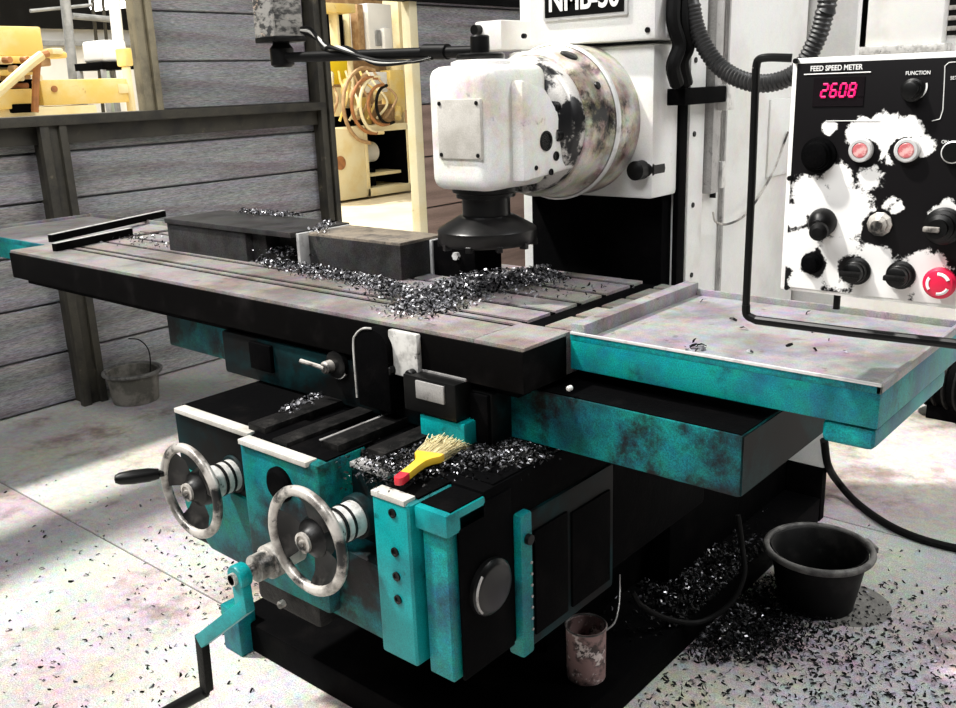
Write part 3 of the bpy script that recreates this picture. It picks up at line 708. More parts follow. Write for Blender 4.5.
q = ony(836, 68, FY - .0004); text('panel_lettering', 'FEED SPEED METER', .0095, M_ptext, face, q, depth=.0002, bold=.0002, sx=.86)
q = ony(918, 73, FY - .0004); text('panel_lettering', 'FUNCTION', .0065, M_ptext, face, q, depth=.0002, bold=.0001, sx=.9)
q = ony(954, 78, FY - .0004); text('panel_lettering', 'SET', .006, M_ptext, face, q, depth=.0002, sx=.9)
q = ony(945, 142, FY - .0004); text('panel_lettering', 'ON', .006, M_ptext, face, q, depth=.0002, sx=.9)
line([(804, 74.5), (871, 72)], r=.0008)
line([(826, 121), (880, 120.5)]); line([(932, 121), (940, 119), (943, 110), (944.5, 80), (945, 66), (949, 62.5), (956, 62)])
flat('display_window', 814, 78, 863, 106, M_ledglass)
ds = face
# seven segment digits 2608
SEG = {'a': ((0, 1), (1, 1)), 'b': ((1, 1), (1, .5)), 'c': ((1, .5), (1, 0)), 'd': ((0, 0), (1, 0)), 'e': ((0, .5), (0, 0)), 'f': ((0, 1), (0, .5)), 'g': ((0, .5), (1, .5))}
DG = {'2': 'abged', '6': 'afgedc', '0': 'abcdef', '8': 'abcdefg'}
o0 = ony(820.5, 97, FY - .001); o1 = ony(855, 97, FY - .001); step = (o1.x - o0.x) / 3.75
for k, ch in enumerate('2608'):
    b = MB(); w_, h_ = step * .62, .0165
    for sg in DG[ch]:
        (xa, za), (xb, zb) = SEG[sg]
        A = Vector((o0.x + k * step + xa * w_ + za * .0024, FY - .001, o0.z + za * h_)); B_ = Vector((o0.x + k * step + xb * w_ + zb * .0024, FY - .001, o0.z + zb * h_))
        d = (B_ - A).normalized() * .0008
        b.tube([A + d, B_ - d], .00145, 6, 1)
    b.build('led_digit', M_led, face)
q = ony(860, 97, FY - .0004); text('panel_lettering', 'mm', .005, M_ptext, face, q, depth=.0002)
def knob(name, u, v, r, l, m=M_black, rings=True, ptr=False):
    c = ony(u, v, FY)
    pr = [(r * 1.15, 0), (r * 1.15, .003), (r * .95, .0045), (r * .9, l * .55), (r * .82, l * .6), (r * .80, l * .95), (r * .68, l), (0, l)]
    o = MB().lathe(pr, c, (0, -1, 0), 28).build(name, m, cpn)
    if ptr: MB().box(c.x - r * .85, c.x + r * .85, c.y - l - .008, c.y - l + .004, c.z - r * .22, c.z + r * .22, .002, 2).build('knob_grip', M_greased, o)
    return o
k_ = knob('selector_knob', 913, 90, .0125, .016); 
MB().lathe([(.0165, 0), (.0165, .0012), (.0145, .0012), (.0145, 0)], ony(914, 87, FY), (0, -1, 0), 20, cap=False, a0=-2.2, a1=.3).build('knob_ring', M_ptext, k_)
knob('large_black_knob', 819, 155, .021, .020, M_grease_shade)
for (u, v) in ((862, 150), (908, 150)):
    c = ony(u, v, FY)
    lb = MB().lathe([(.0155, 0), (.0155, .007), (.0140, .009), (.0105, .009), (.0105, .004)], c, (0, -1, 0), 28).build('push_button', M_bright, cpn)
    MB().lathe([(.0105, .003), (.0100, .008), (.0085, .0092), (0, .0092)], c, (0, -1, 0), 24).build('button_lens', M_lens, lb)
c = ony(954, 152, FY); o = MB().lathe([(.014, 0), (.014, .006), (.0125, .007), (.0125, .004), (0, .004)], c, (0, -1, 0), 24).build('key_switch', M_bright, cpn)
MB().lathe([(.0122, .003), (.0122, .008), (0, .009)], c, (0, -1, 0), 20).build('switch_core', M_black, o)
c = ony(823, 222, FY); j = MB().lathe([(.0195, 0), (.0195, .004), (.017, .012), (.013, .018), (.006, .022), (.006, .034), (0, .034)], c, (0, -1, 0), 28).build('joystick', M_black, cpn)
MB().lathe([(.003, 0), (.009, .002), (.0125, .009), (.012, .016), (.007, .021), (0, .022)], c + Vector((.008, -.028, -.006)), (.15, -1, -.1), 24).build('joystick_ball', M_rubber, j)
c = ony(880, 224, FY); kb = MB().lathe([(.0165, 0), (.0165, .003), (.012, .005), (.012, .010), (.007, .012), (.007, .018), (0, .018)], c, (0, -1, 0), 10).build('rotary_switch', M_wheel, cpn, smooth=False)
c = ony(944, 226, FY); kb = MB().lathe([(.024, 0), (.024, .004), (.021, .006), (.021, .012), (.017, .014), (.017, .022), (.012, .025), (.012, .032), (0, .033)], c, (0, -1, 0), 32).build('speed_dial', M_black, cpn)
MB().box(c.x - .016, c.x + .004, c.y - .037, c.y - .030, c.z - .004, c.z + .003, .002).build('dial_pointer', M_wheel, kb)
knob('rotary_knob', 857, 271, .0165, .024, ptr=True)
knob('rotary_knob', 901, 275, .0165, .024, ptr=True)
knob('toggle_switch', 812, 263, .0130, .012, M_grease_shade)
c = ony(943, 281, FY)
es = MB().lathe([(.013, 0), (.013, .010), (.0205, .013), (.0205, .017), (.017, .0215), (.010, .0235), (0, .024)], c, (0, -1, 0), 36).build('emergency_stop', M_estop, cpn)
for k in range(3):
    a0 = .45 + k * 2 * PI / 3
    MB().lathe([(.0150, .0228), (.0138, .0240), (.0122, .0245), (.0110, .0240)], c, (0, -1, 0), 10, cap=False, a0=a0, a1=a0 + 1.25).build('stop_arrow', M_ptext, es)
# guard rail of bent tube
P = [ony(792, 58, PY + .01), ony(768, 57.5, PY), ony(758.5, 60, PY), ony(756, 68, PY), ony(752, 180, PY), ony(746, 305, PY), ony(747, 315, PY), ony(756, 320, PY), ony(850, 332, PY), ony(956, 344, PY), ony(1040, 353, PY), Vector((X1 - .03, PY + .02, Z0 - .04)), Vector((X1 - .03, PY + .03, Z0 + .01))]
b = MB(); b.tube(P[:4], .0058, 10, 5); b.tube(P[3:6], .0058, 10, 1); b.tube(P[5:8], .0064, 10, 5); b.tube(P[7:], .0068, 10, 1)
b.build('guard_rail', M_black, cpn)
q = ony(837, 300, PY + .02); MB().cyl(q + Vector((0, 0, .02)), q - Vector((0, 0, .013)), .005, n=10).build('drip_stud', M_black, cpn)
MB().cyl((X1 - .06, PY + .065, Z1), (X1 - .06, PY + .065, 2.3), .024, n=18).build('pendant_tube', M_black, cpn)

# ================================================================== WORKPIECES on the table
BZ = TZ
w1 = empty('steel_workpiece', (-2.2, 1.62, BZ))
tag(w1, 'long dark steel block with an open notch full of swarf, clamped on the table', 'workpiece')
MB().box(-2.515, -2.13, 1.507, 1.70, BZ, BZ + .082, .002).build('block_body', M_block, w1)
MB().box(-2.13, -1.925, 1.575, 1.70, BZ, BZ + .082, .002).build('notch_wall', M_block, w1)
MB().box(-2.515, -1.925, 1.500, 1.705, BZ + .082, BZ + .096, .002).build('top_plate', M_block, w1)
MB().box(-2.13, -2.07, 1.53, 1.58, BZ, BZ + .08, .002).build('notch_web', M_block, w1)
MB().box(-1.925, -1.914, 1.518, 1.70, BZ, BZ + .092, .001).build('end_strip', M_bright, w1)
w2 = empty('steel_workpiece', (-1.74, 1.6, BZ))
tag(w2, 'shorter dark steel block with a brownish milled top, under the face cutter', 'workpiece')
MB().box(-1.912, -1.575, 1.548, 1.655, BZ, BZ + .084, .002).build('block_body', M_block, w2)
MB().box(-1.911, -1.576, 1.549, 1.70, BZ + .0835, BZ + .0905, .001).build('milled_top', M_blocktop, w2)
MB().box(-1.574, -1.566, 1.648, 1.70, BZ, BZ + .084, .001).build('end_strip', M_bright, w2)
MB().box(-1.912, -1.575, 1.656, 1.70, BZ, BZ + .083, .001).build('rear_block', M_block, w2)
# machine vice behind the cutter
vj = empty('machine_vice', (-1.46, 1.68, BZ)); tag(vj, 'small greasy black clamp block bolted on the table beneath the cutter', 'clamp')
MB().box(-1.555, -1.42, 1.64, 1.74, BZ, BZ + .085, .004).build('clamp_body', M_grease_shade, vj)
MB().lathe([(.010, 0), (.010, .012), (.006, .012), (.006, .04)], (-1.475, 1.63, BZ + .055), (0, 1, 0), 6).build('clamp_bolt', M_bright, vj)
# clamping bar in the notch
tag(bx('clamp_bar', M_greased, None, -2.06, -1.96, 1.518, 1.565, BZ, BZ + .03, .003), 'short oily steel clamp bar sitting in the notch of the long block', 'clamp')
# two flat bars at the far left end of the table
for (p, q, lab) in (((50, 238), (164, 213), 'long thin flat steel bar lying crosswise on the tray end of the table'), ((54, 247), (131, 231), 'short flat steel bar lying crosswise over the table slots')):
    A, B_ = onz(*p, TZ + .014), onz(*q, TZ + .014); Mx, L_ = bar(A, B_, 0, 0, (0, 0, 1))
    o = MB().box(0, L_, -.009, .009, -.014, .010, .001, 1, Matrix.Translation(A) @ Mx).build('flat_bar', M_ironfront, None)  # black body paints in the bar's shaded side
    MB().box(.001, L_ - .001, -.008, .008, .0098, .0112, 0, 1, Matrix.Translation(A) @ Mx).build('lit_top_face', M_bright, o)  # bright strip paints in the lit top of the bar
    tag(o, lab, 'steel bar')
# swarf on the table
P = []
def band(pxs, n, z, spread, h):
    out = []
    for _ in range(n):
        i = random.randrange(len(pxs) - 1); t_ = random.random()
        u = pxs[i][0] + (pxs[i + 1][0] - pxs[i][0]) * t_; v = pxs[i][1] + (pxs[i + 1][1] - pxs[i][1]) * t_
        p = onz(u, v, z); s_ = spread * (pxs[i][2] + (pxs[i + 1][2] - pxs[i][2]) * t_)
        a, c = random.gauss(0, s_), random.gauss(0, s_)
        d = math.exp(-(a * a + c * c) / (2 * s_ * s_ + 1e-9))
        out.append((p.x + a, p.y + c, z + .003 + random.random() * h * d))
    return out
P += band([(262, 262, .6), (320, 274, 1.0), (375, 284, 1.0), (405, 297, 1.1)], 3200, TZ, .022, .020)
P += band([(415, 312, 1.0), (440, 300, 1.3), (470, 285, 1.4), (520, 281, 1.3), (548, 278, .8)], 6500, TZ, .030, .030)
P += band([(440, 290, 1.0), (600, 290, 1.0)], 160, TZ, .05, .002)
P += band([(120, 236, 1.0), (165, 247, 1.0)], 130, TZ, .04, .004)
o = chips('steel_swarf', P, .0042, [M_chipb, M_chipm, M_chipd], [4, 6, 5])
tag(o, 'heap of grey curled steel swarf strewn across the slotted table under the cutter', 'swarf', kind='stuff')
P = band([(240, 212, .7), (300, 217, .9)], 420, BZ + .098, .018, .010) + band([(318, 232, .8), (330, 222, .8)], 200, BZ + .096, .014, .008)
P += [(p[0], p[1], p[2]) for p in heap(120, -2.0, 1.54, .05, .012, TZ + .03, .02)]
o = chips('steel_swarf', P, .004, [M_chipb, M_chipm, M_chipd], [2, 5, 2])
tag(o, 'fine steel swarf lying on top of the dark steel blocks', 'swarf', kind='stuff')
P = band([(690, 345, 1), (705, 350, 1)], 18, TZ - .009, .012, .002) + band([(640, 300, 1), (850, 350, 1)], 14, TZ - .009, .09, .002)
tag(chips('steel_swarf', P, .006, [M_chipd, M_chipm], [2, 1]), 'few scattered dark chips on the right end tray', 'swarf', kind='stuff')
# swarf on the knee
P = band([(285, 415, .8), (325, 395, .9)], 380, KZ + .01, .016, .012)
tag(chips('steel_swarf', P, .005, [M_chipb, M_chipm, M_chipd], [3, 3, 3]), 'small heap of bright curled swarf on the left of the knee top', 'swarf', kind='stuff')
P = band([(390, 470, 1.2), (430, 455, 1.3), (490, 450, 1.3), (525, 450, .8)], 5200, KZ + .004, .034, .008)
tag(chips('steel_swarf', P, .0035, [M_chipb, M_chipm, M_chipd], [1, 2, 9]), 'black and silver swarf covering the knee top around the brush', 'swarf', kind='stuff')
# swarf on the floor and base around the black bucket
P = []
for _ in range(9000):
    u, v = random.gauss(735, 38), random.gauss(618, 22)
    if v > 665 or u < 640: continue
    p = onz(u, v, 0)
    if p.x < -.965 and p.y < 2.77: z = .087
    else: z = .002
    P.append((p.x, p.y, z + random.random() * .014))
for _ in range(900):
    u, v = random.gauss(690, 40), random.gauss(580, 28); p = onz(u, v, .085)
    if p.x < -.99 and 1.7 < p.y < 2.7: P.append((p.x, p.y, .088 + random.random() * .01))
tag(chips('steel_swarf', P, .0055, [M_chipb, M_chipm, M_chipd], [1, 1, 14]), 'black swarf piled on the floor around the black rubber bucket', 'swarf', kind='stuff')
P = []
for _ in range(800):
    u, v = random.uniform(640, 956), 708 - abs(random.gauss(0, 60)); p = onz(u, v, 0)
    if p.x > -.96: P.append((p.x, p.y, .002))
for _ in range(700):
    u, v = random.gauss(850, 55), random.gauss(640, 35); p = onz(u, v, 0)
    if p.x > -.96: P.append((p.x, p.y, .002))
for _ in range(420):
    u, v = random.gauss(265, 50), random.gauss(575, 40)
    if u > 0:
        p = onz(u, v, 0); P.append((p.x, p.y, .002))
for _ in range(330):
    u, v = random.uniform(0, 330), random.uniform(480, 708); p = onz(u, v, 0)
    if p.x < -1.95 or p.y < 1.1: P.append((p.x, p.y, .002))
tag(chips('floor_crumbs', P, .0055, [M_chipd, M_chipm], [8, 1]), 'black crumbs of swarf and dirt scattered over the concrete floor', 'swarf', kind='stuff')

# ================================================================== LOOSE THINGS
# paint brush on the knee
A, B_ = onz(397, 482, KZ + .02), onz(450, 440, KZ + .02)
br = empty('paint_brush', (A + B_) / 2); tag(br, 'yellow handled paint brush with red tip and pale bristles, on greasy knee', 'brush')
Mx, L_ = bar(A, B_, 0, 0, (0, 0, 1)); T = Matrix.Translation(A) @ Mx
def outline(pts, t, bev=.002):
    b = MB(); b.prism(pts, 'z', -t, t, bev); return b
hp = [(.028, -.009), (.060, -.0085), (.085, -.010), (.100, -.016), (.112, -.026), (.126, -.028), (.126, .028), (.112, .026), (.100, .016), (.085, .010), (.060, .0085), (.028, .009)]
outline(hp, .007).build('handle', M_yh, br, M=T, angle=50)
outline([(.0, -.005), (.006, -.009), (.029, -.0092), (.029, .0092), (.006, .009), (0, .005)], .0072).build('handle_tip', M_red, br, M=T, angle=50)
bb = MB()
for k in range(330):
    y_ = random.uniform(-.027, .027); z_ = random.uniform(-.008, .008)
    bb.tube([(.122, y_, z_), (.165, y_ * 1.1 + random.gauss(0, .003), z_ + random.gauss(0, .002)), (random.uniform(.19, .222), y_ * 1.25 + random.gauss(0, .007), z_ + random.gauss(-.003, .004))], .0007, 3, 1)
tag(bb.build('bristles', M_bristle, br, M=T), kind='stuff')

def bucket(name, c, r_top, r_bot, h, m, mr, label, lugs=False, group=None):
    t = empty(name, c); tag(t, label, 'bucket', group)
    MB().lathe([(0, .006), (r_bot - .008, .006), (r_top - .010, h - .004), (r_top - .004, h), (r_top - .002, h - .006), (r_bot, 0.002), (r_bot - .006, 0), (0, 0)], c, (0, 0, 1), 40).build('body', m, t, angle=50)
    rr = MB().lathe([(r_top + .008 + .009 * math.cos(a), h - .004 + .010 * math.sin(a)) for a in [2 * PI * k / 10 for k in range(11)]], c, (0, 0, 1), 44, cap=False).build('rolled_rim', mr, t, angle=60)
    return t
bc = Vector((-0.80, 2.30, 0)); bk = bucket('rubber_bucket', bc, .128, .098, .165, M_bucketb, M_rim, 'black rubber bucket standing on the swarf beside the machine base')
q = bc + Vector((.09, .10, .158)); MB().box(-.03, .03, -.012, .022, -.012, .004, .003, 2, Matrix.Translation(q) @ Matrix.Rotation(-.8, 4, 'Z')).build('lug', M_rim, bk)
MB().lathe([(.1245, .150), (.1235, .152), (.1245, .154)], bc, (0, 0, 1), 20, cap=False, a0=1.9, a1=2.8).build('inner_ring', M_rim, bk)
fb = Vector((-4.02, 2.13, 0)); b2 = bucket('steel_bucket', fb, .122, .105, .15, M_bucket, M_rim, 'grimy grey bucket by the post of the boarded wall')
MB().tube([fb + Vector((.02, .06, .03)), fb + Vector((.0, .10, .20)), fb + Vector((-.03, .08, .27)), fb + Vector((-.05, .03, .29))], .003, 6).build('wire_handle', M_black, b2)
# grey disc painting in the bucket's cast shadow
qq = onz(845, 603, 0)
tag(MB().lathe([(.118, 0), (.116, .0015), (0, .0015)], (qq.x, qq.y, 0), (0, 0, 1), 40).build('bucket_shadow', M_bucketshade, None), 'grey disc painting in the shadow of the black bucket on the concrete', 'shadow')
# old can on the base flange
cc = Vector((-1.045, 1.545, .085)); cn = empty('rusty_can', cc); tag(cn, 'rusty open can with flaking pink and white paint on the machine base', 'can')
MB().lathe([(0, .003), (.041, .003), (.043, .125), (.046, .128), (.046, .132), (.0475, .130), (.0455, .124), (.0445, 0), (0, 0)], cc, (0, 0, 1), 28).build('body', M_rust, cn)
MB().lathe([(.046 + .0025 * math.cos(a), .129 + .0025 * math.sin(a)) for a in [2 * PI * k / 6 for k in range(7)]], cc, (0, 0, 1), 28, cap=False).build('rim', M_rim, cn)
MB().tube([cc + Vector((.04, .02, .12)), cc + Vector((.02, .09, .10)), cc + Vector((0, .14, .12)), cc + Vector((-.03, .19, .16))], .0022, 6).build('wire_bail', M_steel, cn)

# cables and hoses
def hose(name, pts, r, m, label, cat='hose', n=10, rib=None, group=None):
    return tag(MB().tube(pts, r, n, 8, rib=rib).build(name, m, None), label, cat, group)
P = [onz(632, 592, .35), onz(640, 605, .25), onz(665, 618, .12), onz(700, 623, .10), onz(735, 610, .10), onz(748, 580, .12), onz(742, 545, .25), onz(735, 520, .35)]
P = [ony(632, 592, 1.72), ony(642, 606, 1.75), ony(668, 619, 1.82), ony(700, 622, 1.90), ony(730, 604, 1.97), ony(744, 575, 2.02), ony(742, 545, 2.05), ony(738, 515, 2.06)]
hose('coolant_hose', P, .007, M_rubber, 'black rubber hose looping beside the machine base near the swarf')
P = [onx(824, 440, -.955), onx(828, 465, -.955), onz(838, 482, .06), onz(856, 502, .014), onz(885, 523, .012), onz(918, 538, .012), onz(960, 549, .012), onz(1010, 556, .012)]
hose('floor_cable', P, .0125, M_rubber, 'thick black cable trailing over the pale floor from the machine', 'cable')
P = [ony(690, -40, 1.97) + Vector((-.01, 0, .75)), ony(690, -40, 1.97), ony(692, 5, 1.97), ony(699, 35, 1.97), ony(717, 64, 1.97), ony(742, 80, 1.97), ony(770, 83, 1.97), ony(797, 72, 1.97), ony(814, 45, 1.97), ony(824, 15, 1.97), ony(830, -40, 1.97), ony(830, -40, 1.97) + Vector((-.02, .02, .75))]
hose('flexible_conduit', P, .020, M_hose, 'black corrugated conduit hanging in a loop above the control panel', 'conduit', 14, .009)
P = [onx(688, 30, -1.06), onx(682, 55, -1.06), onx(680, 85, -1.055), onx(686, 98, -1.06)]
for k, off in enumerate(((0, 0), (9, -4))):
    P = [onx(675 + off[0], -20, -1.07), onx(673 + off[0], 20, -1.06), onx(676 + off[0] + 3, 45, -1.055), onx(673 + off[0], 66 + off[1], -1.06), onx(677 + off[0], 84, -1.065)]
    hose('column_cable', P, .016, M_rubber, ('fat black greasy cable hanging at the edge of the column above the bracket', 'second black cable against the screwed strip of the column')[k], 'cable')
P = [onx(713, 212, -1.065), onx(716, 222, -1.06), onx(728, 224, -1.06), onx(745, 215, -1.065), onx(762, 192, -1.08), onx(776, 165, -1.085), onx(788, 132, -1.08)]
hose('thin_cable', P, .0030, M_wheel, 'thin grey cable drooping from the scale across the column door', 'cable')
# wrapped display on the swing arm
dc = Vector((-2.00, 1.585, 1.522)); db = empty('display_box', dc); tag(db, 'dusty display box wrapped in wrinkled film on the end of the swing arm', 'display box')
MB().box(-.046, .046, -.042, .042, 0, .24, .008, 2, Matrix.Translation(dc) @ Matrix.Rotation(-.15, 4, 'Z')).build('casing', M_plastic, db)
MB().box(-.050, .050, -.046, .046, -.006, .008, .003, 2, Matrix.Translation(dc) @ Matrix.Rotation(-.15, 4, 'Z')).build('bottom_frame', M_black, db)
MB().box(-.048, .048, -.045, -.039, .0, .24, .002, 2, Matrix.Translation(dc) @ Matrix.Rotation(-.15, 4, 'Z')).build('edge_frame', M_plastic, db)
for k in range(3):
    P = [dc + Vector((.06, .02, .025 - .004 * k)), dc + Vector((.11, .01, .02 - .008 * k)), dc + Vector((.17 + .02 * k, -.005, -.03)), Vector((-1.78 + .03 * k, 1.56, 1.493 - .002 * k)), Vector((-1.62, 1.548, 1.458 - .004 * k)), Vector((-1.50, 1.54, 1.450)), Vector((-1.44, 1.545, 1.455))]
    hose('display_cable', P, .0045, (M_black, M_cable, M_black)[k], ('black display lead sagging beneath the swing arm', 'pale grey display lead wound along the swing arm', 'second black display lead drooping to the milling head')[k], 'cable', 8)

# ================================================================== BACKGROUND RIGHT
wc = empty('electrical_cabinet', (-.4, 5.2, 0)); tag(wc, 'tall white electrical cabinet behind the control panel with a shelf and a vent', 'cabinet')
MB().box(-2.2, 1.6, 4.9, 5.5, 0.06, 2.6, .01).build('body', M_white, wc)
MB().box(-2.15, 1.55, 4.95, 5.45, 0, 0.06, 0).build('plinth', M_grease_shade, wc)
a, c = ony(864, -60, 4.885), ony(864, 49, 4.885)
for (u0, u1) in ((800, 862), (866, 1000)):
    a = ony(u0, -80, 4.89); c = ony(u1, 335, 4.89)
    MB().box(a.x, c.x, 4.885, 4.901, .3, 2.5, .004).build('door', M_white, wc)
a, c = ony(873, -60, 4.80), ony(941, 43, 4.80)
MB().box(a.x, c.x, 4.80, 4.885, c.z, 2.5, .006).build('wall_box', M_white, wc)
MB().box(a.x - .06, c.x + .03, 4.76, 4.885, c.z - .04, c.z, .006).build('shelf', M_dial, wc)
a, c = ony(942, -60, 4.87), ony(990, 33, 4.87)
v_ = MB().box(a.x, c.x, 4.875, 4.886, c.z, 2.3, .002).build('vent', M_greased, wc)
for k in range(14):
    z = c.z + .02 + k * .045
    if z < 2.28: MB().box(a.x + .01, c.x - .01, 4.866, 4.876, z, z + .02, .001).build('slat', M_wheel, v_)
# dark motor and hose on the floor by the cabinet
mo = empty('electric_motor', (-.95, 4.0, 0)); tag(mo, 'dark greasy motor on the floor in front of the white cabinet', 'motor')
MB().cyl((-1.06, 4.06, .16), (-.72, 3.98, .16), .12, n=24, bev=.02).build('body', M_grease_shade, mo)
for k in range(7):
    t_ = .1 + k * .13; c_ = Vector((-1.06, 4.06, .16)).lerp(Vector((-.72, 3.98, .16)), t_)
    MB().lathe([(.118, 0), (.13, .003), (.13, .012), (.118, .015)], c_, (.34, -.08, 0), 24, cap=False).build('cooling_fin', M_greased, mo)
MB().box(-.98, -.80, 3.95, 4.1, 0, .06, .006).build('foot', M_grease_shade, mo)
MB().box(-.94, -.84, 3.96, 4.08, .26, .33, .006).build('terminal_box', M_wheel, mo)

# ================================================================== FAR HALL THINGS
FX = -9.0
fm = empty('cream_hydraulic_machine', (-9.3, 8.4, 0)); tag(fm, 'cream hydraulic machine cabinet with looping tan hoses seen through the doorway', 'machine')
y0, y1, ym = 7.55, 9.15, 8.33
MB().box(-10.2, FX, y0, ym, .03, .92, .02).build('tank', M_cream, fm)
b = MB(); b.box(-10.2, FX, ym, ym + .05, .03, .90, .004); b.box(-10.2, FX, y1 - .05, y1, .03, .90, .004); b.box(-10.2, FX, ym, y1, .84, .92, .004); b.box(-10.2, FX, ym, y1, .03, .13, .004); b.box(-10.2, -10.1, ym, y1, .03, .9, .004)
b.build('open_bay', M_cream, fm)
MB().box(-10.1, -9.72, ym + .05, y1 - .05, .13, .84, 0).build('bay_shade_back', M_grease_shade, fm)  # shade inside the open bay painted in black, back and sides
for (ya, yb) in ((ym + .05, ym + .06), (y1 - .06, y1 - .05)): MB().box(-9.72, -9.02, ya, yb, .13, .84, 0).build('bay_shade_lining', M_grease_shade, fm)
MB().cyl((-9.4, ym + .22, .56), (-9.4, ym + .52, .56), .13, n=24, bev=.02).build('pump_motor', M_farwall, fm)
MB().box(-9.5, -9.1, ym + .1, y1 - .1, .27, .31, .004).build('bay_shelf', M_cream, fm)
MB().cyl((-9.3, ym + .3, .13), (-9.3, ym + .3, .35), .10, n=18).build('pump', M_grease_shade, fm)
c = onx(340, 163, FX); MB().lathe([(.085, 0), (.085, .015), (.06, .02), (0, .02)], (FX, c.y, c.z), (1, 0, 0), 24).build('round_port', M_orange, fm)
# upper body
def gbox(name, m, u0, v0, u1, v1, x, d, bev=.012):
    a, c = onx(u0, v0, x), onx(u1, v1, x)
    return MB().box(x - d, x, min(a.y, c.y), max(a.y, c.y), min(a.z, c.z), max(a.z, c.z), bev).build(name, m, fm)
gbox('guard', M_vivid, 318, 57, 349, 84, -9.35, .3)
gbox('guard_window', M_cream, 318, 68, 330, 86, -9.33, .1)
gbox('top_beam', M_yellow, 318, 2, 356, 13, -9.3, .3)
gbox('frame_back', M_tan, 318, -20, 420, 130, -10.3, .1)
gbox('dark_panel', M_grease_shade, 318, 13, 345, 47, -9.7, .1)
gbox('strut', M_cream, 336, 12, 342, 60, -9.4, .15)
gbox('strut', M_tan, 357, 4, 366, 52, -9.5, .15)
gbox('strut', M_cream, 349, 10, 355, 100, -9.6, .15)
gbox('control_cabinet', M_farwall, 367, 3, 394, 58, -9.45, .4)
gbox('switch_box', M_pipe, 376, 30, 382, 46, -9.42, .1)
gbox('switch_box', M_farwall, 384, 28, 393, 50, -9.38, .1)
gbox('frame_column', M_cream, 397, -10, 411, 140, -9.5, .3)
gbox('gear_cover', M_yellow, 390, 70, 406, 112, -9.4, .2)
gbox('valve_block', M_cream, 318, 88, 350, 108, -9.35, .4)
gbox('valve_block', M_grease_shade, 318, 110, 366, 126, -9.3, .4)  # this black block paints in the dark gap below the valves
gbox('valve_block', M_yellow, 352, 98, 372, 124, -9.3, .3)
gbox('valve_block', M_tan, 372, 105, 396, 128, -9.35, .3)
gbox('valve_block', M_cream, 332, 104, 343, 116, -9.2, .2)
gbox('manifold', M_farwall, 374, 72, 388, 92, -9.3, .2)
for k, (u, v) in enumerate(((330, 84), (345, 92), (362, 86), (378, 98), (398, 118), (386, 122), (355, 118))):
    c = onx(u, v, -9.15); MB().cyl(c, c + Vector((-.1, .10 + .03 * (k % 3), .12)), .05 + .012 * (k % 2), n=12, bev=.008).build('fitting', (M_cream, M_yellow, M_tan)[k % 3], fm)
a = onx(406, 110, -9.05); MB().cyl((-9.05, a.y, .03), (-9.05, a.y, a.z), .02, n=8).build('guard_pipe', M_tan, fm)
for k in range(5):
    cy_, cz_ = 8.38 + .09 * k, 1.17; R_ = .46 - .055 * k
    P = [(FX + .05, cy_ + R_ * math.cos(a) * .9, cz_ + R_ * math.sin(a) * (1 - .15 * k % .3)) for a in [1.2 + k * .1 + j * .5 for j in range(8)]]
    MB().tube(P, .024 - .001 * k, 8).build('loop_hose', (M_tan, M_orange, M_cream, M_orange, M_greased)[k], fm)
for k in range(8):
    P = [(FX - .1, 7.7 + .16 * k, 1.0), (FX, 7.75 + .17 * k, 1.2 + .05 * (k % 3)), (FX - .2, 7.9 + .14 * k, 1.45), (FX - .3, 8.0 + .12 * k, 1.6)]
    MB().tube(P, .016, 6).build('pipe', (M_cream, M_tan, M_yellow)[k % 3], fm)

# yellow machine seen through the open window
ym_ = empty('yellow_press', (-7.6, 3.2, 0)); tag(ym_, 'pale yellow press with long horizontal beam behind the open window', 'machine')
QX = -7.5
def qbox(name, m, u0, v0, u1, v1, dx, d, bev=.015):
    a, c = onx(u0, v0, QX + dx), onx(u1, v1, QX + dx)
    return MB().box(QX + dx - d, QX + dx, min(a.y, c.y), max(a.y, c.y), min(a.z, c.z), max(a.z, c.z), bev).build(name, m, ym_)
qbox('upper_housing', M_yellow, -90, 24, 45, 56, 0, .6)
qbox('beam', M_yellow, 40, 80, 134, 102, 0, .3)
qbox('lower_housing', M_yellow, -90, 92, 36, 108, .05, .5)
qbox('guide_block', M_cream, -40, 66, 26, 80, -.1, .4)
qbox('guide_block', M_yellow, -40, 56, 40, 63, .02, .4)
qbox('bracket', M_yellow, 40, 52, 68, 58, 0, .2)
qbox('bracket', M_tan, 40, 58, 52, 66, -.02, .2)
qbox('dark_slide', M_grease_shade, -20, 80, 36, 90, -.15, .2)
qbox('end_block', M_yellow, 124, 48, 134, 66, .05, .15)
qbox('end_post', M_cream, 127, 66, 137, 112, .04, .1)
MB().box(QX - .5, QX, 1.4, 4.0, 0, 1.34, .02).build('pedestal', M_cream, ym_)
P = [onx(35, 112, QX + .15), onx(36, 80, QX + .15), onx(39, 58, QX + .15), onx(48, 53, QX + .15)]
MB().tube(P, .028, 8).build('supply_hose', M_orange, ym_)
P = [onx(-5, 95, QX + .2), onx(10, 82, QX + .2), onx(28, 66, QX + .2), onx(42, 55, QX + .2)]
MB().tube(P, .035, 8).build('supply_hose', M_cream, ym_)
qbox('guide_block', M_cream, -30, 58, 14, 64, .06, .2)
qbox('guide_block', M_grease_shade, 2, 63, 22, 67, -.05, .2)
qbox('guide_block', M_yellow, -30, 70, 34, 75, .04, .2)
qbox('guide_block', M_tan, 6, 75, 32, 79, .0, .2)
qbox('guide_block', M_orange, -30, 84, 30, 88, -.08, .2)
qbox('bracket', M_cream, 52, 48, 64, 54, .05, .2)
qbox('dark_slide', M_grease_shade, 12, 104, 40, 112, .06, .1)
qbox('name_strip', M_cream, 118, 84, 131, 93, .012, .02, .003)
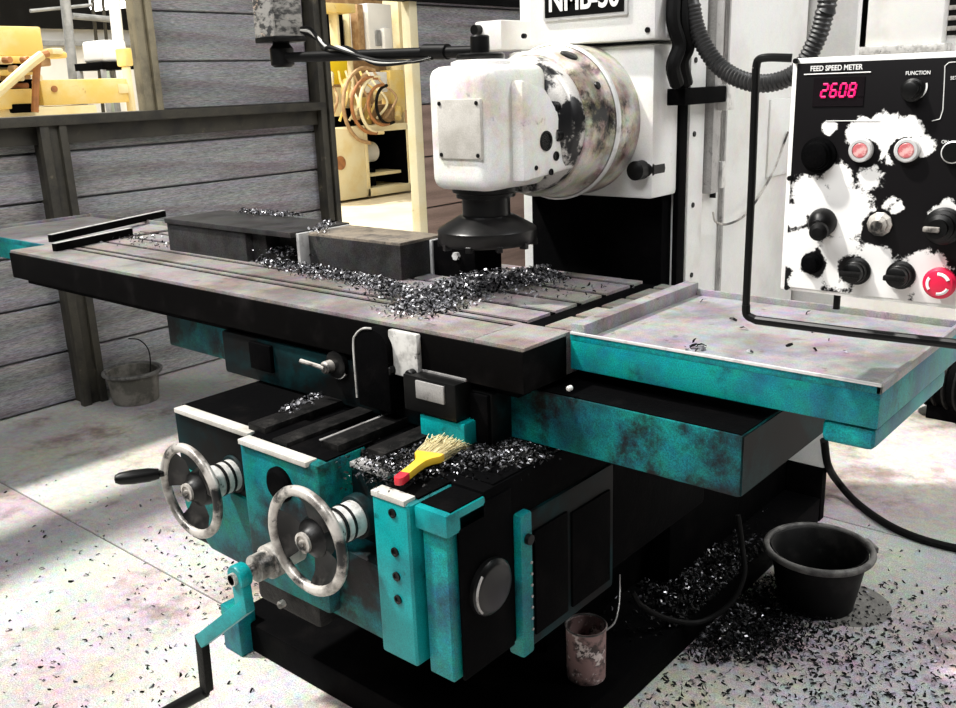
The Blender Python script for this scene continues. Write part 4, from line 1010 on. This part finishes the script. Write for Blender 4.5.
for k in range(6):
    c = onx(4 + 6 * k, 60 + (k % 3) * 9, QX + .08); MB().cyl(c, c + Vector((.06, .02, 0)), .025, n=10).build('fitting', (M_orange, M_tan, M_cream)[k % 3], ym_)
c = onx(54, 89, QX); MB().cyl((QX, c.y, c.z), (QX + .012, c.y, c.z), .025, n=14).build('beam_bolt', M_orange, ym_)
# pipes and ladder
def vpipe(u0, u1, x, r, name, m, label, group=None):
    a = onx(u0, 0, x); c = onx(u1, 108, x)
    o = MB().cyl((x, c.y, 0), (x, a.y, 3.3), r, n=12).build(name, m, None); tag(o, label, 'pipe', group); return o
vpipe(69, 71.5, -9.7, .05, 'upright_pipe', M_pipe, 'thick grey upright pipe behind the yellow beam')
ld = empty('steel_ladder', (-10.5, 6.3, 0)); tag(ld, 'thin dark steel ladder frame against the white far wall', 'ladder')
for (u0, u1, r) in ((86, 94, .02), (97, 103, .018)):
    a = onx(u0, 0, -10.5); c = onx(u1, 80, -10.5); MB().cyl((-10.5, c.y, 0), (-10.5, a.y + .1, 3.0), r, n=10).build('stile', M_post, ld)
a = onx(72, 16, -10.4); c = onx(118, 20, -10.4); MB().cyl(a, c, .035, n=10).build('cross_rail', M_pipe, ld)
a = onx(75, 1, -10.4); c = onx(30, 11, -10.4)
tag(MB().cyl(onx(30, 11, -10.4), onx(92, 5, -10.4), .018, n=8).build('stay_rod', M_pipe, None), 'thin pale stay rod crossing the dark roof space', 'rod')
vpipe(117, 121, -9.8, .06, 'upright_pipe', M_farwall, 'white upright pipe beside the lamp behind the window mullion')
# white goods on a shelf
a, c = onx(104, 62, -9.0), onx(126, 40, -9.0)
tag(bx('storage_sack', M_farwall, None, -9.4, -9.0, a.y, c.y, a.z, c.z, .04, 4), 'white sack on the dark shelf in the far hall', 'sack')
sf = empty('storage_shelf', (-9.2, (a.y + c.y) / 2, 0)); tag(sf, 'dark steel shelf carrying a white sack in the far hall', 'shelf')
MB().box(-9.5, -8.95, a.y - .05, c.y + .08, a.z - .07, a.z, .004).build('board', M_grease_shade, sf)
for yy in (a.y - .03, c.y + .06):
    MB().box(-9.48, -9.42, yy - .02, yy + .02, 0, a.z - .07, .002).build('leg', M_pipe, sf); MB().box(-9.0, -8.96, yy - .02, yy + .02, 0, a.z - .07, .002).build('leg', M_pipe, sf)
a, c = onx(118, 79, -10.0), onx(125, 68, -10.0)
tag(bx('green_box', M_green, None, -10.3, -10.0, a.y, c.y, 0, c.z, .01), 'pale green upright box beneath the storage shelf', 'box')
# hanging tube lamp
a, c = onx(92, 6, -10.9), onx(128, 2, -10.9)
M_lamp = mat('lamp_tube_glow', (0.9, 0.9, 0.9), None, rough=0.5, emit=((1.0, 0.97, 0.9), 6.0))
tl = empty('hanging_lamp', ((a + c) / 2)); tag(tl, 'glowing tube lamp hanging under the dark roof of the far hall', 'lamp')
MB().cyl(a, c, .06, n=12).build('tube', M_lamp, tl)
MB().box(-10.98, -10.82, min(a.y, c.y), max(a.y, c.y), a.z + .06, a.z + .10, .004).build('reflector', M_farwall, tl)
MB().cyl((a + c) / 2 + Vector((0, 0, .1)), (a + c) / 2 + Vector((0, 0, 1.2)), .01, n=6).build('hanger', M_pipe, tl)
